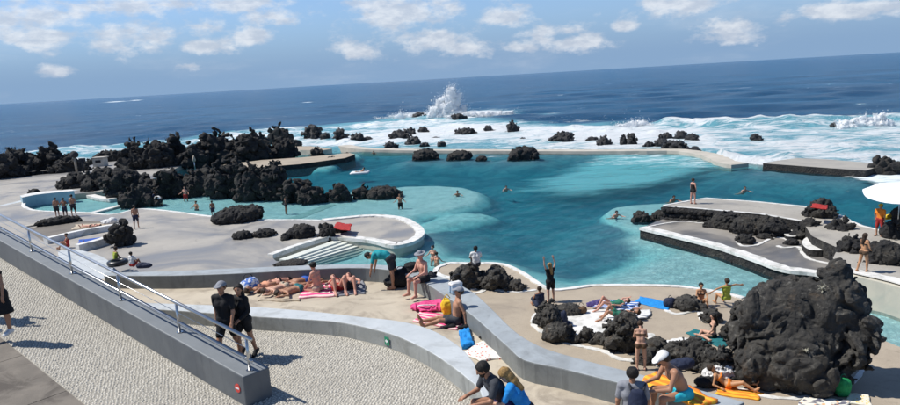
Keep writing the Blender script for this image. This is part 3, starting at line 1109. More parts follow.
# curved upstand on the far side of the small pool
pw = catmull(pxs([(20, 195.5), (34, 192.5), (52, 190.8), (72, 189.4)], 1.1), 5)
pwi = catmull(pxs([(22, 197.6), (36, 194.6), (54, 192.6), (74, 190.6)], 1.1), 5)
wall_between('pool_wall', pwi, pw, -2, mat('pool_wall_blue', (0.36, 0.50, 0.56), (0.30, 0.43, 0.5), 1, 0.6), WHITE, terrace_left, 24)
ribbon('pool_rim', catmull(pxs([(74, 191), (88, 194.5), (100, 197.5), (113, 199)], 0.2), 4), 0.8, -1.5, 0.25, WHITE, terrace_left)
ribbon('pool_step', pxs([(90, 213), (108, 208.5), (125, 204)], 0.05), 0.7, -1, 0.06, WHITE, terrace_left)
ribbon('lane_step', pxs([(288, 219), (310, 211), (331, 203)], 0.02), 1.1, -1, -0.12, mat('aqua_paint', (0.42, 0.66, 0.64), (0.36, 0.6, 0.58), 1, 0.6), terrace_left)
# bathing steps under the terrace edge, each its own tread
for i in range(7):
    t = i / 6.0
    a = at(279 + 30 * t, 259.2 + 6.0 * t, 0.36 - 0.1 * i)
    b = at(334 + 50 * t, 240.4 + 5.4 * t, 0.36 - 0.1 * i)
    d = (b - a)[:2] / np.linalg.norm((b - a)[:2])
    nrm = np.array([d[1], -d[0]])
    zt = 0.36 - 0.095 * i
    wall_between('step', [np.array([*(a[:2]), zt]), np.array([*(b[:2]), zt])], [np.array([*(a[:2] + nrm * 0.62), zt]), np.array([*(b[:2] + nrm * 0.62), zt])], zt - 0.5, mat('step_paint', (0.66, 0.68, 0.62), (0.55, 0.58, 0.54), 1.5, 0.7), None, terrace_left, 2)

# -- near terrace below the deck
N1 = catmull(pxs(near_water, ZT), 4)
N2 = pxs([(775, 308), (850, 322), (874, 336.5), (900, 347), (980, 382), (1100, 560), (700, 560), (560, 400), (500, 350), (440, 310)], ZT)
terrace_near = tag(slab('terrace', N1 + N2, ZT, -5, TERR_N, mside=BASIN), kind='structure')
ribbon('painted_edge', N1, 0.26, ZT - 0.05, ZT + 0.05, WHITE, terrace_near, side=-0.8, vary=0.2)
ribbon('painted_edge', catmull(pxs([(434, 273), (443, 277), (455, 280), (466, 284), (474, 290)], ZT), 5), 0.36, ZT, ZT + 0.05, WHITE, terrace_near, vary=0.25)
ribbon('painted_edge', catmull(pxs([(471, 294), (480, 292.5), (488, 288.5), (497, 290), (512, 292), (526, 291.5), (536, 290)], ZT), 5), 0.22, ZT + 0.004, ZT + 0.03, WHITE, terrace_near, vary=0.3)
ribbon('painted_outline', catmull(pxs([(562, 307), (545, 309), (536, 315), (533, 322), (537, 329), (550, 336), (568, 344), (585, 347.5), (605, 352), (618, 359), (640, 362), (655, 365), (672, 371)], ZT), 5), 0.204, ZT + 0.004, ZT + 0.03, WHITE, terrace_near, vary=0.3)
ribbon('painted_outline', catmull(pxs([(648, 334), (655, 341), (668, 343), (676, 341), (690, 340)], ZT), 5), 0.340, ZT + 0.004, ZT + 0.03, WHITE, terrace_near, vary=0.3)
ribbon('painted_outline', catmull(pxs([(665, 310), (676, 314.5), (692, 312), (700, 311), (700, 317), (706, 323)], ZT), 5), 0.177, ZT + 0.004, ZT + 0.03, WHITE, terrace_near, vary=0.3)
ribbon('painted_outline', catmull(pxs([(736, 388), (760, 396), (795, 399), (825, 394), (845, 386), (859, 376), (864, 362), (864, 353), (873, 346), (875, 336)], ZT), 5), 0.177, ZT + 0.004, ZT + 0.03, WHITE, terrace_near, vary=0.3)
slab('white_sunbathing_floor', catmull(pxs([(551, 326), (560, 314), (580, 311), (608, 309), (618, 318), (612, 330), (606, 341), (585, 341), (568, 337)], ZT + 0.04), 4, True), ZT + 0.04, ZT - 0.1, WHITE, terrace_near)

# -- right-hand platforms
U1 = pxs(up_far, ZR)
U2 = pxs([(960, 255), (960, 302), (900, 284), (876, 278), (856, 273.5), (838, 270), (833, 258), (838, 248), (812, 236), (804, 224), (800, 221), (760, 214.3), (700, 209), (663, 206.3)], ZR)
platform_up = tag(slab('platform', U1 + U2, ZR, -5, TERR_U, mside=LAVA), kind='structure')
ribbon('painted_edge', U1, 0.22, ZR, ZR + 0.03, WHITE, platform_up, side=-0.8, vary=0.2)
ribbon('painted_edge', pxs([(663, 206.3), (700, 209), (760, 214.3), (800, 221)], ZR), 0.2, ZR, ZR + 0.03, WHITE, platform_up, side=0.8, vary=0.2)
ribbon('painted_edge', catmull(pxs([(833, 268), (856, 273.5), (876, 278), (900, 284), (960, 302)], ZR), 4), 0.55, ZR, ZR + 0.05, WHITE, platform_up, side=0.75, vary=0.1)
bw_ = catmull(pxs([(830, 267.3), (856, 273.9), (876, 278.4), (900, 284.4), (960, 302.4)], ZR - .06), 3)
wall_between('basin_wall', [p + np.array([-.3, -.25, 0]) for p in bw_], [p + np.array([.12, .1, 0]) for p in bw_], -2, BASIN, BASIN, platform_up, 20)
W1 = pxs(low, ZT)
platform_low = tag(slab('platform', W1 + pxs([(860, 262), (845, 240), (815, 222), (760, 214), (700, 214), (672, 216), (655, 222)], ZT), ZT, -5, TERR_R, mside=LAVA), kind='structure')
ribbon('painted_edge', catmull(W1, 4), 0.62, ZT - 0.06, ZT + 0.1, WHITE, platform_low, side=0.8, vary=0.12)
ribbon('painted_outline', catmull(pxs([(640, 229), (660, 224.5), (683, 221.5), (700, 223), (715, 224), (722, 227), (734, 229.5), (745, 227.5), (757, 232), (768, 236), (785, 239), (790, 244)], ZT), 5), 0.163, ZT + 0.004, ZT + 0.03, WHITE, platform_low, vary=0.35)
ribbon('painted_outline', catmull(pxs([(737, 241), (742, 246), (756, 245.5), (768, 240), (776, 236), (765, 233)], ZT), 5), 0.177, ZT + 0.004, ZT + 0.03, WHITE, platform_low, vary=0.35)
ribbon('painted_outline', catmull(pxs([(777, 246), (785, 248), (797, 247), (801, 250), (805, 256), (812, 260), (830, 264)], ZT), 5), 0.204, ZT + 0.004, ZT + 0.03, WHITE, platform_low, vary=0.3)
# sea-side platform
Q = pxs([(763, 163.2), (778, 160.5), (797, 158), (830, 159.5), (872, 163), (878, 166.5), (866, 170.5), (856, 170)], 0.6)
platform_sea = tag(slab('platform', Q, 0.6, -5, mat('platform_light', (0.36, 0.34, 0.30), (0.29, 0.275, 0.25), 0.5, 0.75, 0.2, 12), mside=LAVA), kind='structure')
# low wall that rings the lagoon
ring = catmull(pxs([(344, 145.2), (356, 147.4), (370, 148.6), (410, 149.6), (450, 149.9), (530, 150.2), (600, 150.3), (640, 150), (675, 149.8), (696, 152), (710, 154.8), (719, 158), (726, 161.5), (740, 164)], 0.35), 5)
ring_wall = ribbon('lagoon_wall', ring, 2.0, -2, 0.35, mat('ring_wall_concrete', (0.52, 0.48, 0.41), (0.42, 0.39, 0.33), 0.5, 0.75, 0.2, 10), vary=0.08)
tag(ring_wall, 'long low pale wall separating the lagoon from the surf', 'wall')
# far left slabs beside the rocks
fs1 = tag(slab('platform', pxs([(212, 168), (225, 164.5), (262, 160), (300, 157.5), (335, 154.5), (348, 152.5), (355, 154.5), (345, 158), (330, 160), (300, 164), (262, 167), (230, 171)], 0.6), 0.6, -5, TERR_N, mside=LAVA), kind='structure')
fs2 = tag(slab('platform', pxs([(292, 146.5), (310, 146), (332, 148.8), (322, 150.4), (300, 150)], 0.6), 0.6, -5, TERR_N, mside=BASIN), kind='structure')

# -- deck above the near terrace
ZD, ZPT, ZPW, ZC = 4.05, 4.5, 4.85, 4.5
deck_poly = pxs([(-60, 283), (105, 279), (240, 275), (340, 270), (385, 272), (425, 281), (450, 291), (490, 322), (522, 352), (600, 375), (760, 412)], ZD)
deck_poly += [np.array([9.0, 6.0, 0]), np.array([0.5, 6.0, 0]), np.array([-4, 13, 0]), np.array([-22, 17, 0])]
deck = tag(slab('deck', deck_poly, ZD, -1, DECK, mside=FACE_SHADE), kind='structure')
# parapet round the deck: grey face with its shade put into the colour, blue-grey top
pf = [(104, 272.5), (170, 271), (240, 268), (330, 264.4), (378, 264.5), (410, 268), (440, 276), (470, 290), (490, 307), (505, 322), (520, 335), (540, 346), (560, 353), (600, 364), (640, 374), (690, 387), (745, 402)]
pn = [(104, 275.5), (170, 275.6), (240, 273.2), (330, 268.2), (378, 268.6), (405, 274), (427, 284), (447, 297), (473, 316), (490, 331), (507, 346), (524, 360), (560, 368), (600, 378), (640, 388), (690, 401), (725, 412)]
para = wall_between('deck_parapet', catmull(pxs(pn, ZPT), 3), catmull(pxs(pf, ZPT), 3), 0.2, FACE_SHADE, BLUEP, None, exact=True)
tag(para, 'curved grey parapet with blue-grey top along the sunbathing deck', 'wall')
# pale kerb wall between deck and cobbles
kb = [(60, 299), (170, 303.5), (250, 306.5), (310, 311), (360, 316.5), (400, 321), (430, 329), (455, 343), (470, 357), (481, 374), (490, 396), (493, 425)]
kf = [(60, 304), (170, 310), (250, 316), (310, 319.5), (345, 323), (388, 333), (415, 344), (432, 353), (450, 365), (466, 377.5), (480, 391), (488, 425)]
kw = wall_between('kerb_wall', catmull(pxs(kf, ZPW), 4), catmull(pxs(kb, ZPW), 4), 3.0, mat('kerb_face_paint', (0.34, 0.35, 0.335), (0.29, 0.30, 0.285), 1.4, 0.75, 0.2, 40, c3=(0.22, 0.225, 0.21), s3=1.6, drip=0.55), PALEP, None, exact=True)
tag(kw, 'pale curved low wall between the cobbles and the sunbathing deck', 'wall')

# -- ramp wall, cobbles, slabs
E0 = at(243, 377, 5.1)
E1 = at(269.5, 367, 5.1)


def on_ramp(x, y, z0=5.1, s=0.1):
    z = z0
    for _ in range(40):
        Pp = at(x, y, z)
        z = z0 + s * np.linalg.norm(Pp[:2] - E0[:2])
    return at(x, y, z)


LF = on_ramp(0, 240.5)
wdir = (LF - E0)[:2] / np.linalg.norm((LF - E0)[:2])
wnorm = np.array([wdir[1], -wdir[0]])
if wnorm @ (E1 - E0)[:2] < 0:
    wnorm = -wnorm
WTH = float((E1 - E0)[:2] @ wnorm)
skew = float((E1 - E0)[:2] @ wdir)


def ramp_z(x, y):
    return ZC + 0.1 * max(0.0, float((np.array([x, y]) - E0[:2]) @ wdir))


def wpt(s, across, up):
    q = E0[:2] + wdir * s + wnorm * across
    return np.array([q[0], q[1], 5.1 + 0.1 * s + up])


A = [wpt(s, 0, 0) for s in np.linspace(0, 26, 14)]
B = [wpt(s if i else skew, WTH, 0) for i, s in enumerate(np.linspace(0, 26, 14))]
for b in B:
    pass
B[0][2] = 5.1
rw = wall_between('ramp_wall', A, B, 3.5, GREYP, mat('ramp_wall_top', (0.20, 0.215, 0.225), (0.175, 0.19, 0.20), 1.5, 0.6, 0.1, 50), None, exact=True)
tag(rw, 'sloping dark grey wall carrying the steel handrail beside the cobbled ramp', 'wall')
for o_ in (para, kw, rw):
    bv = o_.modifiers.new('worn_edges', 'BEVEL')
    bv.width = 0.025
    bv.segments = 2
    bv.limit_method = 'ANGLE'
    bv.angle_limit = R_(50)
# handrail
hr = empty('handrail', wpt(0, WTH * 0.42, 0))
tag(hr, 'stainless steel handrail on top of the sloping grey wall', 'railing')
hb = np.array(hr.location)
post_s = [on_ramp(x, y)[:2] for x, y in ((240, 372), (176, 336.5), (122, 305.5), (76, 280), (36, 258.5), (2, 238))]
ss = [0.12, 2.6, 5.2, 7.85, 10.5, 13.2, 15.9, 18.6, 21.3, 24]
RH = 0.66
pm = None
for i, s in enumerate(ss):
    base = wpt(s, WTH * 0.42, -0.02)
    pts = [base - hb, wpt(s, WTH * 0.42, RH) - hb]
    po = tube_obj('post', pts, 0.028, STEEL, hr, 10)
    V, Fc = tube([base - hb + np.array([0, 0, 0.02]), base - hb + np.array([0, 0, 0.03])], 0.07, 12)
    mesh_obj('base_plate', V, Fc, STEEL, po)
tube_obj('top_rail', [wpt(s, WTH * 0.42, RH) - hb for s in (-0.05, 5, 10, 15, 20, 25)], 0.034, STEEL, hr, 12)
tube_obj('lower_rail', [wpt(s, WTH * 0.42, 0.22) - hb for s in (0.0, 8, 16, 25)], 0.022, STEEL, hr, 10)
tube_obj('wire', [wpt(s, WTH * 0.42, 0.44) - hb for s in (0.1, 8, 16, 25)], 0.007, STEEL, hr, 6)


def round_sign(name, c, nrm, r, mdisc, label, cat):
    nrm = np.asarray(nrm, float)
    nrm /= np.linalg.norm(nrm)
    u = np.cross((0, 0, 1), nrm)
    u /= np.linalg.norm(u)
    v = np.cross(nrm, u)
    e = empty(name, c)
    tag(e, label, cat)
    V = []
    n = 28
    for z in (0, 0.012):
        for k in range(n):
            a = 2 * math.pi * k / n
            V.append(nrm * z + r * (math.cos(a) * u + math.sin(a) * v))
    Fc = [tuple(range(n - 1, -1, -1)), tuple(range(n, 2 * n))] + [(k, (k + 1) % n, n + (k + 1) % n, n + k) for k in range(n)]
    mesh_obj('disc', V, Fc, mdisc, e)
    return e, u, v, nrm


def flat_rects(name, u, v, nrm, rects, z, m, parent):
    V, Fc = [], []
    for quad in rects:
        o = len(V)
        for zz in (z - 0.006, z):
            for (a, b) in quad:
                V.append(u * a + v * b + nrm * zz)
        n = len(quad)
        Fc.append(tuple(range(o + n - 1, o - 1, -1)))
        Fc.append(tuple(range(o + n, o + 2 * n)))
        Fc += [(o + k, o + (k + 1) % n, o + n + (k + 1) % n, o + n + k) for k in range(n)]
    return mesh_obj(name, V, Fc, m, parent)


SIGNRED = mat('sign_red', (0.62, 0.05, 0.04), (0.55, 0.05, 0.04), 8, 0.4)
SIGNWHITE = mat('sign_white', (0.8, 0.8, 0.8), (0.75, 0.75, 0.75), 8, 0.4)
SIGNGREEN = mat('sign_green', (0.01, 0.25, 0.13), (0.01, 0.22, 0.12), 8, 0.4)
sc_ = wpt(0.22, 0, -0.30)
sc_[:2] -= wnorm * 0.002
e, u, v, nn_ = round_sign('no_entry_sign', sc_, (-wnorm[0], -wnorm[1], 0), 0.085, SIGNRED, 'round red no-entry sign with white bar at the end of the sloping wall', 'sign')
flat_rects('white_bar', u, v, nn_, [[(-0.058, -0.014), (0.058, -0.014), (0.058, 0.014), (-0.058, 0.014)]], 0.016, SIGNWHITE, e)
# green evacuation sign on the kerb wall
ka, kc = at(380, 331, ZPW), at(396, 336.6, ZPW)
kt = (kc - ka)[:2] / np.linalg.norm((kc - ka)[:2])
kn = np.array([kt[1], -kt[0], 0])
if kn[1] > 0:
    kn = -kn
gc = at(387, 332.8, ZPW)
gc[2] -= 0.19
gc[:2] += kn[:2] * 0.012
e = empty('evacuation_sign', gc)
tag(e, 'small green and white evacuation sign on the pale kerb wall', 'sign')
u = np.cross((0, 0, 1), kn)
u /= np.linalg.norm(u)
v = np.array([0, 0, 1.0])
flat_rects('plate', u, v, kn, [[(-0.075, -0.095), (0.075, -0.095), (0.075, 0.095), (-0.075, 0.095)]], 0.012, SIGNGREEN, e)
flat_rects('arrow', u, v, kn, [[(-0.055, 0.0), (0.0, 0.05), (0.0, -0.05)], [(0.0, -0.02), (0.05, -0.02), (0.05, 0.02), (0.0, 0.02)]], 0.018, SIGNWHITE, e)

# cobbled ground: sloping sheet, then the stones themselves
ll = [(-30.0, 8.0), (-30.0, 36.0)]


def cob_sheet(name, poly, zf, m, thick=2.0):
    me_pts = [np.array([x, y, zf(x, y)]) for x, y in poly]
    n = len(me_pts)
    V = [tuple(p) for p in me_pts] + [(p[0], p[1], p[2] - thick) for p in me_pts]
    Fc = [tuple(range(n)), tuple(range(2 * n - 1, n - 1, -1))] + [(k, n + k, n + (k + 1) % n, (k + 1) % n) for k in range(n)]
    bm = bmesh.new()
    vs = [bm.verts.new(v_) for v_ in V]
    for f in Fc:
        bm.faces.new([vs[i] for i in f])
    bmesh.ops.triangulate(bm, faces=[f for f in bm.faces if len(f.verts) > 4])
    bmesh.ops.recalc_face_normals(bm, faces=bm.faces[:])
    me = bpy.data.meshes.new(name)
    bm.to_mesh(me)
    bm.free()
    me.materials.append(m)
    o = bpy.data.objects.new(name, me)
    col.objects.link(o)
    return o


far_w = E0[:2] + wdir * 26
upper = [tuple(E0[:2]), tuple(far_w), tuple(far_w - wnorm * 9), tuple(E0[:2] - wnorm * 9)]
cob1 = tag(cob_sheet('cobbled_ramp', upper, ramp_z, MORTAR), kind='structure')
e_low = E0[:2]
lower = [tuple(e_low), tuple(e_low - wnorm * 9), (9.0, 2.0), (9.0, 6.0), (0.4, 8.0)] + [tuple(p[:2]) for p in reversed(catmull(pxs(kf, ZPW), 2))] + [(-16, 17.5), tuple(E0[:2] + wdir * 9 + wnorm * 0.2)]
cob2 = tag(cob_sheet('cobbled_path', lower, lambda x, y: ZC - 0.004, MORTAR), kind='structure')


def in_view(Pp, mx=40, my=30):
    v_ = Pp - np.array([0, 0, CZ])
    dz = v_ @ CF
    x = 450 + FPX * (v_ @ CR) / dz
    y = 202.5 - FPX * (v_ @ CU) / dz
    return (dz > 1) & (x > -mx) & (x < 900 + mx) & (y > -my) & (y < 405 + my)


def pebbles(parent, mask_fn, zf, x0, x1, y0, y1, ang, seed, sp=0.072):
    r = np.random.default_rng(seed)
    ca, sa = math.cos(ang), math.sin(ang)
    L = max(x1 - x0, y1 - y0)
    g = np.arange(-L, L, sp)
    A_, B_ = np.meshgrid(g, np.arange(-L, L, sp * 0.8), indexing='ij')
    A_ = A_ + (np.arange(B_.shape[1])[None, :] % 2) * sp * 0.5
    A_ = A_.ravel() + r.uniform(-0.018, 0.018, A_.size)
    B_ = B_.ravel() + r.uniform(-0.012, 0.012, B_.size)
    cx, cy = (x0 + x1) / 2, (y0 + y1) / 2
    X, Y = cx + ca * A_ - sa * B_, cy + sa * A_ + ca * B_
    ok = (X > x0) & (X < x1) & (Y > y0) & (Y < y1)
    X, Y = X[ok], Y[ok]
    Z = zf(X, Y)
    ok = in_view(np.stack([X, Y, Z], 1)) & mask_fn(X, Y)
    X, Y, Z = X[ok], Y[ok], Z[ok]
    n = len(X)
    a0 = ang + r.uniform(-0.35, 0.35, n)
    rx, ry, hh = sp * r.uniform(0.37, 0.49, n), sp * r.uniform(0.27, 0.385, n), r.uniform(0.009, 0.018, n)
    V = np.zeros((n, 12, 3))
    for k in range(6):
        th = 2 * math.pi * k / 6
        for ringi, (sc, up) in enumerate(((1.0, -0.004), (0.62, 1.0))):
            px_, py_ = rx * sc * math.cos(th), ry * sc * math.sin(th)
            V[:, ringi * 6 + k, 0] = X + np.cos(a0) * px_ - np.sin(a0) * py_
            V[:, ringi * 6 + k, 1] = Y + np.sin(a0) * px_ + np.cos(a0) * py_
            V[:, ringi * 6 + k, 2] = Z + (hh if ringi else -0.006)
    base = (np.arange(n) * 12)[:, None]
    Fq = np.concatenate([base + np.array([k, (k + 1) % 6, 6 + (k + 1) % 6, 6 + k]) for k in range(6)] + [base + np.array([6, 7, 8, 9]), base + np.array([6, 9, 10, 11])])
    tone = r.normal(0.56, 0.23, n) + 0.30 * fbm(np.stack([X * 0.7, Y * 0.7, X * 0], 1), 4, seed) + 0.15 * fbm(np.stack([X * 3, Y * 3, X * 0 + 5], 1), 2, seed)
    tone = np.repeat(np.clip(tone, 0, 1), 12)
    o = mesh_obj('cobblestone', V.reshape(-1, 3), Fq, COBBLE, parent, smooth_=False, attrs={'tone': tone})
    tag(o, kind='stuff')
    return o


slab_in = on_ramp(0, 346, ZC, 0.1)
sl_a, sl_b = on_ramp(0, 346.5, ZC), on_ramp(103, 405, ZC)
soff = float(-((sl_b[:2] - E0[:2]) @ wnorm))
soff2 = float(-((sl_a[:2] - E0[:2]) @ wnorm))


def along(X, Y):
    return (X - E0[0]) * wdir[0] + (Y - E0[1]) * wdir[1]


def across(X, Y):
    return (X - E0[0]) * wnorm[0] + (Y - E0[1]) * wnorm[1]


SA = 0.5 * (soff + soff2)
rz_arr = lambda X, Y: ZC + 0.1 * np.maximum(0, along(X, Y))
wang = math.atan2(wdir[1], wdir[0])
pebbles(cob1, lambda X, Y: (along(X, Y) > 0) & (across(X, Y) < -0.02) & (across(X, Y) > -SA + 0.02), rz_arr, -22, 0, 6, 32, wang + 0.5, 2)
kfw = np.array([p[:2] for p in catmull(pxs(kf, ZPW), 3)])
kpoly = [tuple(p) for p in kfw] + [(2, 5), (-12, 5), (-20, 18)]
pebbles(cob2, lambda X, Y: (poly_dist(X, Y, kpoly) > 0.03) & ((across(X, Y) > 0.02) | (along(X, Y) < -0.02)), lambda X, Y: np.full(X.shape, ZC - 0.004), -14, 4, 7, 20, 0.35, 4)
# big slabs at the lower left, each one its own piece
pav = empty('slab_paving', (E0[0] - wnorm[0] * SA, E0[1] - wnorm[1] * SA, ZC))
tag(pav, kind='structure')
pb = np.array(pav.location)
jt = on_ramp(73, 387, ZC)
j0 = float(along(jt[0], jt[1]))
for i in range(-1, 5):
    for jrow in range(2):
        s0, s1 = j0 + (i - 1) * 2.2 + 0.008, j0 + i * 2.2 - 0.008
        c0, c1 = -SA - 1.55 * jrow - 0.008, -SA - 1.55 * (jrow + 1) + 0.008
        if s1 < 0.3:
            continue
        s0 = max(s0, 0.0)
        Vv = []
        for zz in (-0.06, 0.02):
            for s, c in ((s0, c0), (s1, c0), (s1, c1), (s0, c1)):
                q = E0[:2] + wdir * s + wnorm * c
                Vv.append((q[0] - pb[0], q[1] - pb[1], ZC + 0.1 * s + zz - pb[2]))
        o = mesh_obj('paving_slab', Vv, [(0, 1, 2, 3), (7, 6, 5, 4), (0, 4, 5, 1), (1, 5, 6, 2), (2, 6, 7, 3), (3, 7, 4, 0)], SLABM, pav)
        bm = bmesh.new()
        bm.from_mesh(o.data)
        bmesh.ops.recalc_face_normals(bm, faces=bm.faces[:])
        bm.to_mesh(o.data)
        bm.free()

# -- low walls of the sunbathing bays on the left terrace
def low_wall(px_pts, wdt, h, m, label, mtop=WHITE):
    pts = catmull(pxs(px_pts, ZT), 5)
    o = ribbon('bay_wall', pts, wdt, ZT - 0.2, ZT + h, mtop)
    return tag(o, label, 'wall')


low_wall([(22, 228), (48, 223.5), (74, 220)], 0.5, 0.12, WHITE, 'thin white kerb under the black seaweed-like rock at left', mat('kerb_cream', (0.48, 0.44, 0.37), None, 2, 0.7))
low_wall([(46, 244), (80, 236), (118, 229)], 0.5, 0.42, WHITE, 'upper long pale wall of the sunbathing bays at left')
low_wall([(78, 252), (98, 247), (116, 240.5)], 0.5, 0.5, WHITE, 'lower short pale wall of the sunbathing bays at left')
bay = slab('bay_floor', pxs([(25, 229), (72, 221), (112, 221), (116, 228), (46, 243)], ZT + 0.006), ZT + 0.006, ZT - 0.2, mat('bay_dark_concrete', (0.17, 0.15, 0.125), (0.13, 0.115, 0.1), 0.8, 0.8))
tag(bay, kind='structure')
pale_plat = slab('pale_platform', catmull(pxs([(58, 252), (78, 250), (98, 255), (110, 262), (113, 269), (108, 275), (98, 281), (70, 268)], 1.0), 4, True), 1.0, 0, PALEP)
tag(pale_plat, 'pale blue curved platform beside the seated group behind the handrail', 'platform')
# small white planter tops among the right-hand rocks
wp = slab('planter', catmull(pxs([(803, 240), (810, 236), (822, 237), (836, 244), (838, 248), (826, 250), (810, 249.5), (803, 245)], 0.85), 4, True), 0.85, 0.3, WHITE, mside=LAVA)
tag(wp, 'white topped low planter between the right-hand rocks', 'planter')
wp = slab('planter', catmull(pxs([(784, 231), (790, 229), (799, 231), (797, 236), (786, 236)], 0.7), 4, True), 0.7, 0.3, WHITE, mside=LAVA)
tag(wp, 'tiny white topped block at the foot of the upper platform', 'planter')

# ------------------------------------------------------------------ lava rocks
RN = [0]


def rock(boxpx, label, z=0.0, group=None, m=None, n=6, deep=0.75, lumps=None, sharp=1.0, res=1.0, seed=None, name='lava_rock', flat=False, shrink=.2, cell=1.0):
    x0, y0, x1, y1 = boxpx
    RN[0] += 1
    sd = seed if seed is not None else RN[0]
    r = random.Random(sd * 13 + 5)
    P = at((x0 + x1) / 2, y1, z)
    s = depth_of(P) / FPX
    w = (x1 - x0) * s
    dep = math.atan2(CZ - z, math.hypot(P[0], P[1]))
    dd = max(w * deep, 0.25)
    h = max(((y1 - y0) * s - dd * 0.35 * math.sin(dep)) / math.cos(dep), 0.12)
    away = np.array([P[0], P[1], 0]) / math.hypot(P[0], P[1])
    side = np.array([away[1], -away[0], 0])
    C = P + away * dd * 0.42
    prims = []
    if lumps is None:
        big = r.uniform(-0.15, 0.15)
        prims.append(('e', np.array([big * w, 0, h * 0.28]), (w * 0.43, dd * 0.45, h * 0.66)))
        for i in range(n):
            a = (i + r.uniform(0.2, 0.8)) / n * 2 - 1
            lx = a * w * 0.38
            hh = h * (1 - 0.62 * abs(a) ** 1.5) * r.uniform(0.55, 1.0)
            rr = min(w, h * 1.4) * r.uniform(0.16, 0.27)
            prims.append(('e', np.array([lx, r.uniform(-0.3, 0.2) * dd, max(hh - rr * 0.9, h * 0.12)]), (rr * r.uniform(0.9, 1.4), rr * r.uniform(0.9, 1.3), rr * r.uniform(0.8, 1.25))))
    else:
        for (lx, ly, lz, rx, ry, rz) in lumps:
            prims.append(('e', np.array([lx * w, ly * dd, lz * h]), (rx * w, ry * dd, rz * h)))
    if z <= 0.2:      # carry the rock down to the bottom
        prims.append(('e', np.array([0, 0, -0.25]), (w * 0.42, dd * 0.44, 0.4 + h * 0.4)))
    size = max(w, h)
    vox = max(size / (58 * res), s * 0.95)
    vox = min(vox, size / 13)
    amp = 0.155 * min(w, h * 1.3) * sharp
    fq = 2.6 / min(w, h * 1.5)

    def post(G):
        q = G * fq + sd * 3.1
        q = q + 0.25 * np.stack([vnoise(q * 1.7, sd + 3), vnoise(q * 1.7 + 7, sd + 4), vnoise(q * 1.7 + 19, sd + 5)], 1)
        f1, f2 = worley(q * 1.15, sd)
        g1, g2 = worley(q * 2.9, sd + 9) if vox < size / 30 else (f1, f2)
        blk = np.minimum(f2 - f1, 0.45) / 0.45
        blk2 = np.minimum(g2 - g1, 0.4) / 0.4
        return -amp * (0.42 * fbm(q, 3, sd, 0.55, True) - 0.55 + cell * (0.62 * blk + 0.34 * blk2) + (1 - cell) * (0.45 + 0.9 * fbm(q * 1.6, 4, sd + 31, 0.6)) + 0.34 * fbm(q * 3.3, 4, sd + 50, 0.7)) + shrink * amp
    V, F = sdf_mesh(prims, vox, k=0.10 * min(w, h), clips=[((0, 0, -0.7), (0, 0, -1))], post=post, pad=amp)
    if len(F) < 20:
        V, F = sdf_mesh(prims, vox, k=0.10 * min(w, h), clips=[((0, 0, -0.3), (0, 0, -1))])
    V, F = main_piece(V, F)
    # local axes: x across the view, y away
    V2 = np.outer(V[:, 0], side) + np.outer(V[:, 1], away)
    V2[:, 2] = V[:, 2]
    o = mesh_obj(name, V2, F, m or LAVA, None, smooth_=False, loc=C)
    if vox < s * 1.4:
        o.data.polygons.foreach_set('use_smooth', np.ones(len(o.data.polygons), dtype=bool))
    tag(o, label, 'rock', group)
    return o


G_L = 'black lava rocks between the left pools and the sea'
G_S = 'black lava rocks standing in the surf'
G_P = 'lava rocks on the lower terraces'
# far left mass
for b, lab in [((-14, 151, 22, 181), 'black rock at the left edge above the pale terrace'),
               ((8, 146.5, 42, 177), 'high rounded black rock near the left edge with the low benches before it'),
               ((36, 144.5, 70, 174), 'high black rock just left of the dark domed parasol'),
               ((56, 156, 92, 174), 'low dark rock behind the pole of the domed parasol'),
               ((84, 150, 126, 164), 'long low rock on the waterline right of the domed parasol'),
               ((118, 149, 150, 172), 'dark rock around the little white hut at far left'),
               ((127, 140.5, 145, 164), 'narrow upright black rock right of the white hut'),
               ((140, 142, 176, 170), 'broad black rock left of the pillar-shaped rock'),
               ((167, 133.5, 187, 166), 'pillar-shaped black rock rising highest on the left shore'),
               ((182, 143, 208, 167), 'black rock right of the pillar-shaped rock'),
               ((198, 130, 238, 164), 'large ragged black rock on the sea side of the left shore'),
               ((232, 130, 268, 162), 'large black rock left of the cone-shaped rock'),
               ((264, 138, 298, 158), 'cone-shaped black rock above the far left slab'),
               ((269, 125, 291, 142), 'blocky black rock with surf behind it at the left shore'),
               ((252, 134, 270, 148), 'small black rock between two large ones at the left shore')]:
    rock(b, lab, 0.2, G_L, n=10, sharp=1.2, deep=0.55, shrink=.12)
# near left mass along the shallow pool
for b, lab in [((62, 171, 106, 191), 'spreading dark rock mass left of the small pool behind the three men'),
               ((84, 168, 124, 193), 'dark lumpy rock in the left mass below the white hut'),
               ((108, 166, 152, 197), 'high dark rock in the middle of the left mass'),
               ((122, 184, 156, 206), 'round boulder in front of the left mass at the pool edge'),
               ((146, 169, 190, 197), 'dark rock behind the two bathers bending in the shallows'),
               ((178, 167, 222, 195), 'broad dark rock behind the reddish standing bather'),
               ((212, 159, 252, 196), 'dark rock with jagged crest above the turquoise shallows'),
               ((240, 164, 276, 199), 'lumpy dark rock in the ridge left of its right end'),
               ((262, 160, 290, 199), 'tall dark rock where the left ridge starts to drop'),
               ((283, 177, 310, 201), 'lower dark rock near the right end of the left ridge'),
               ((300, 184, 325, 202), 'last small rock at the right end of the left ridge')]:
    rock(b, lab, 0.1, G_L, n=9, sharp=1.15, deep=0.62, shrink=.1)
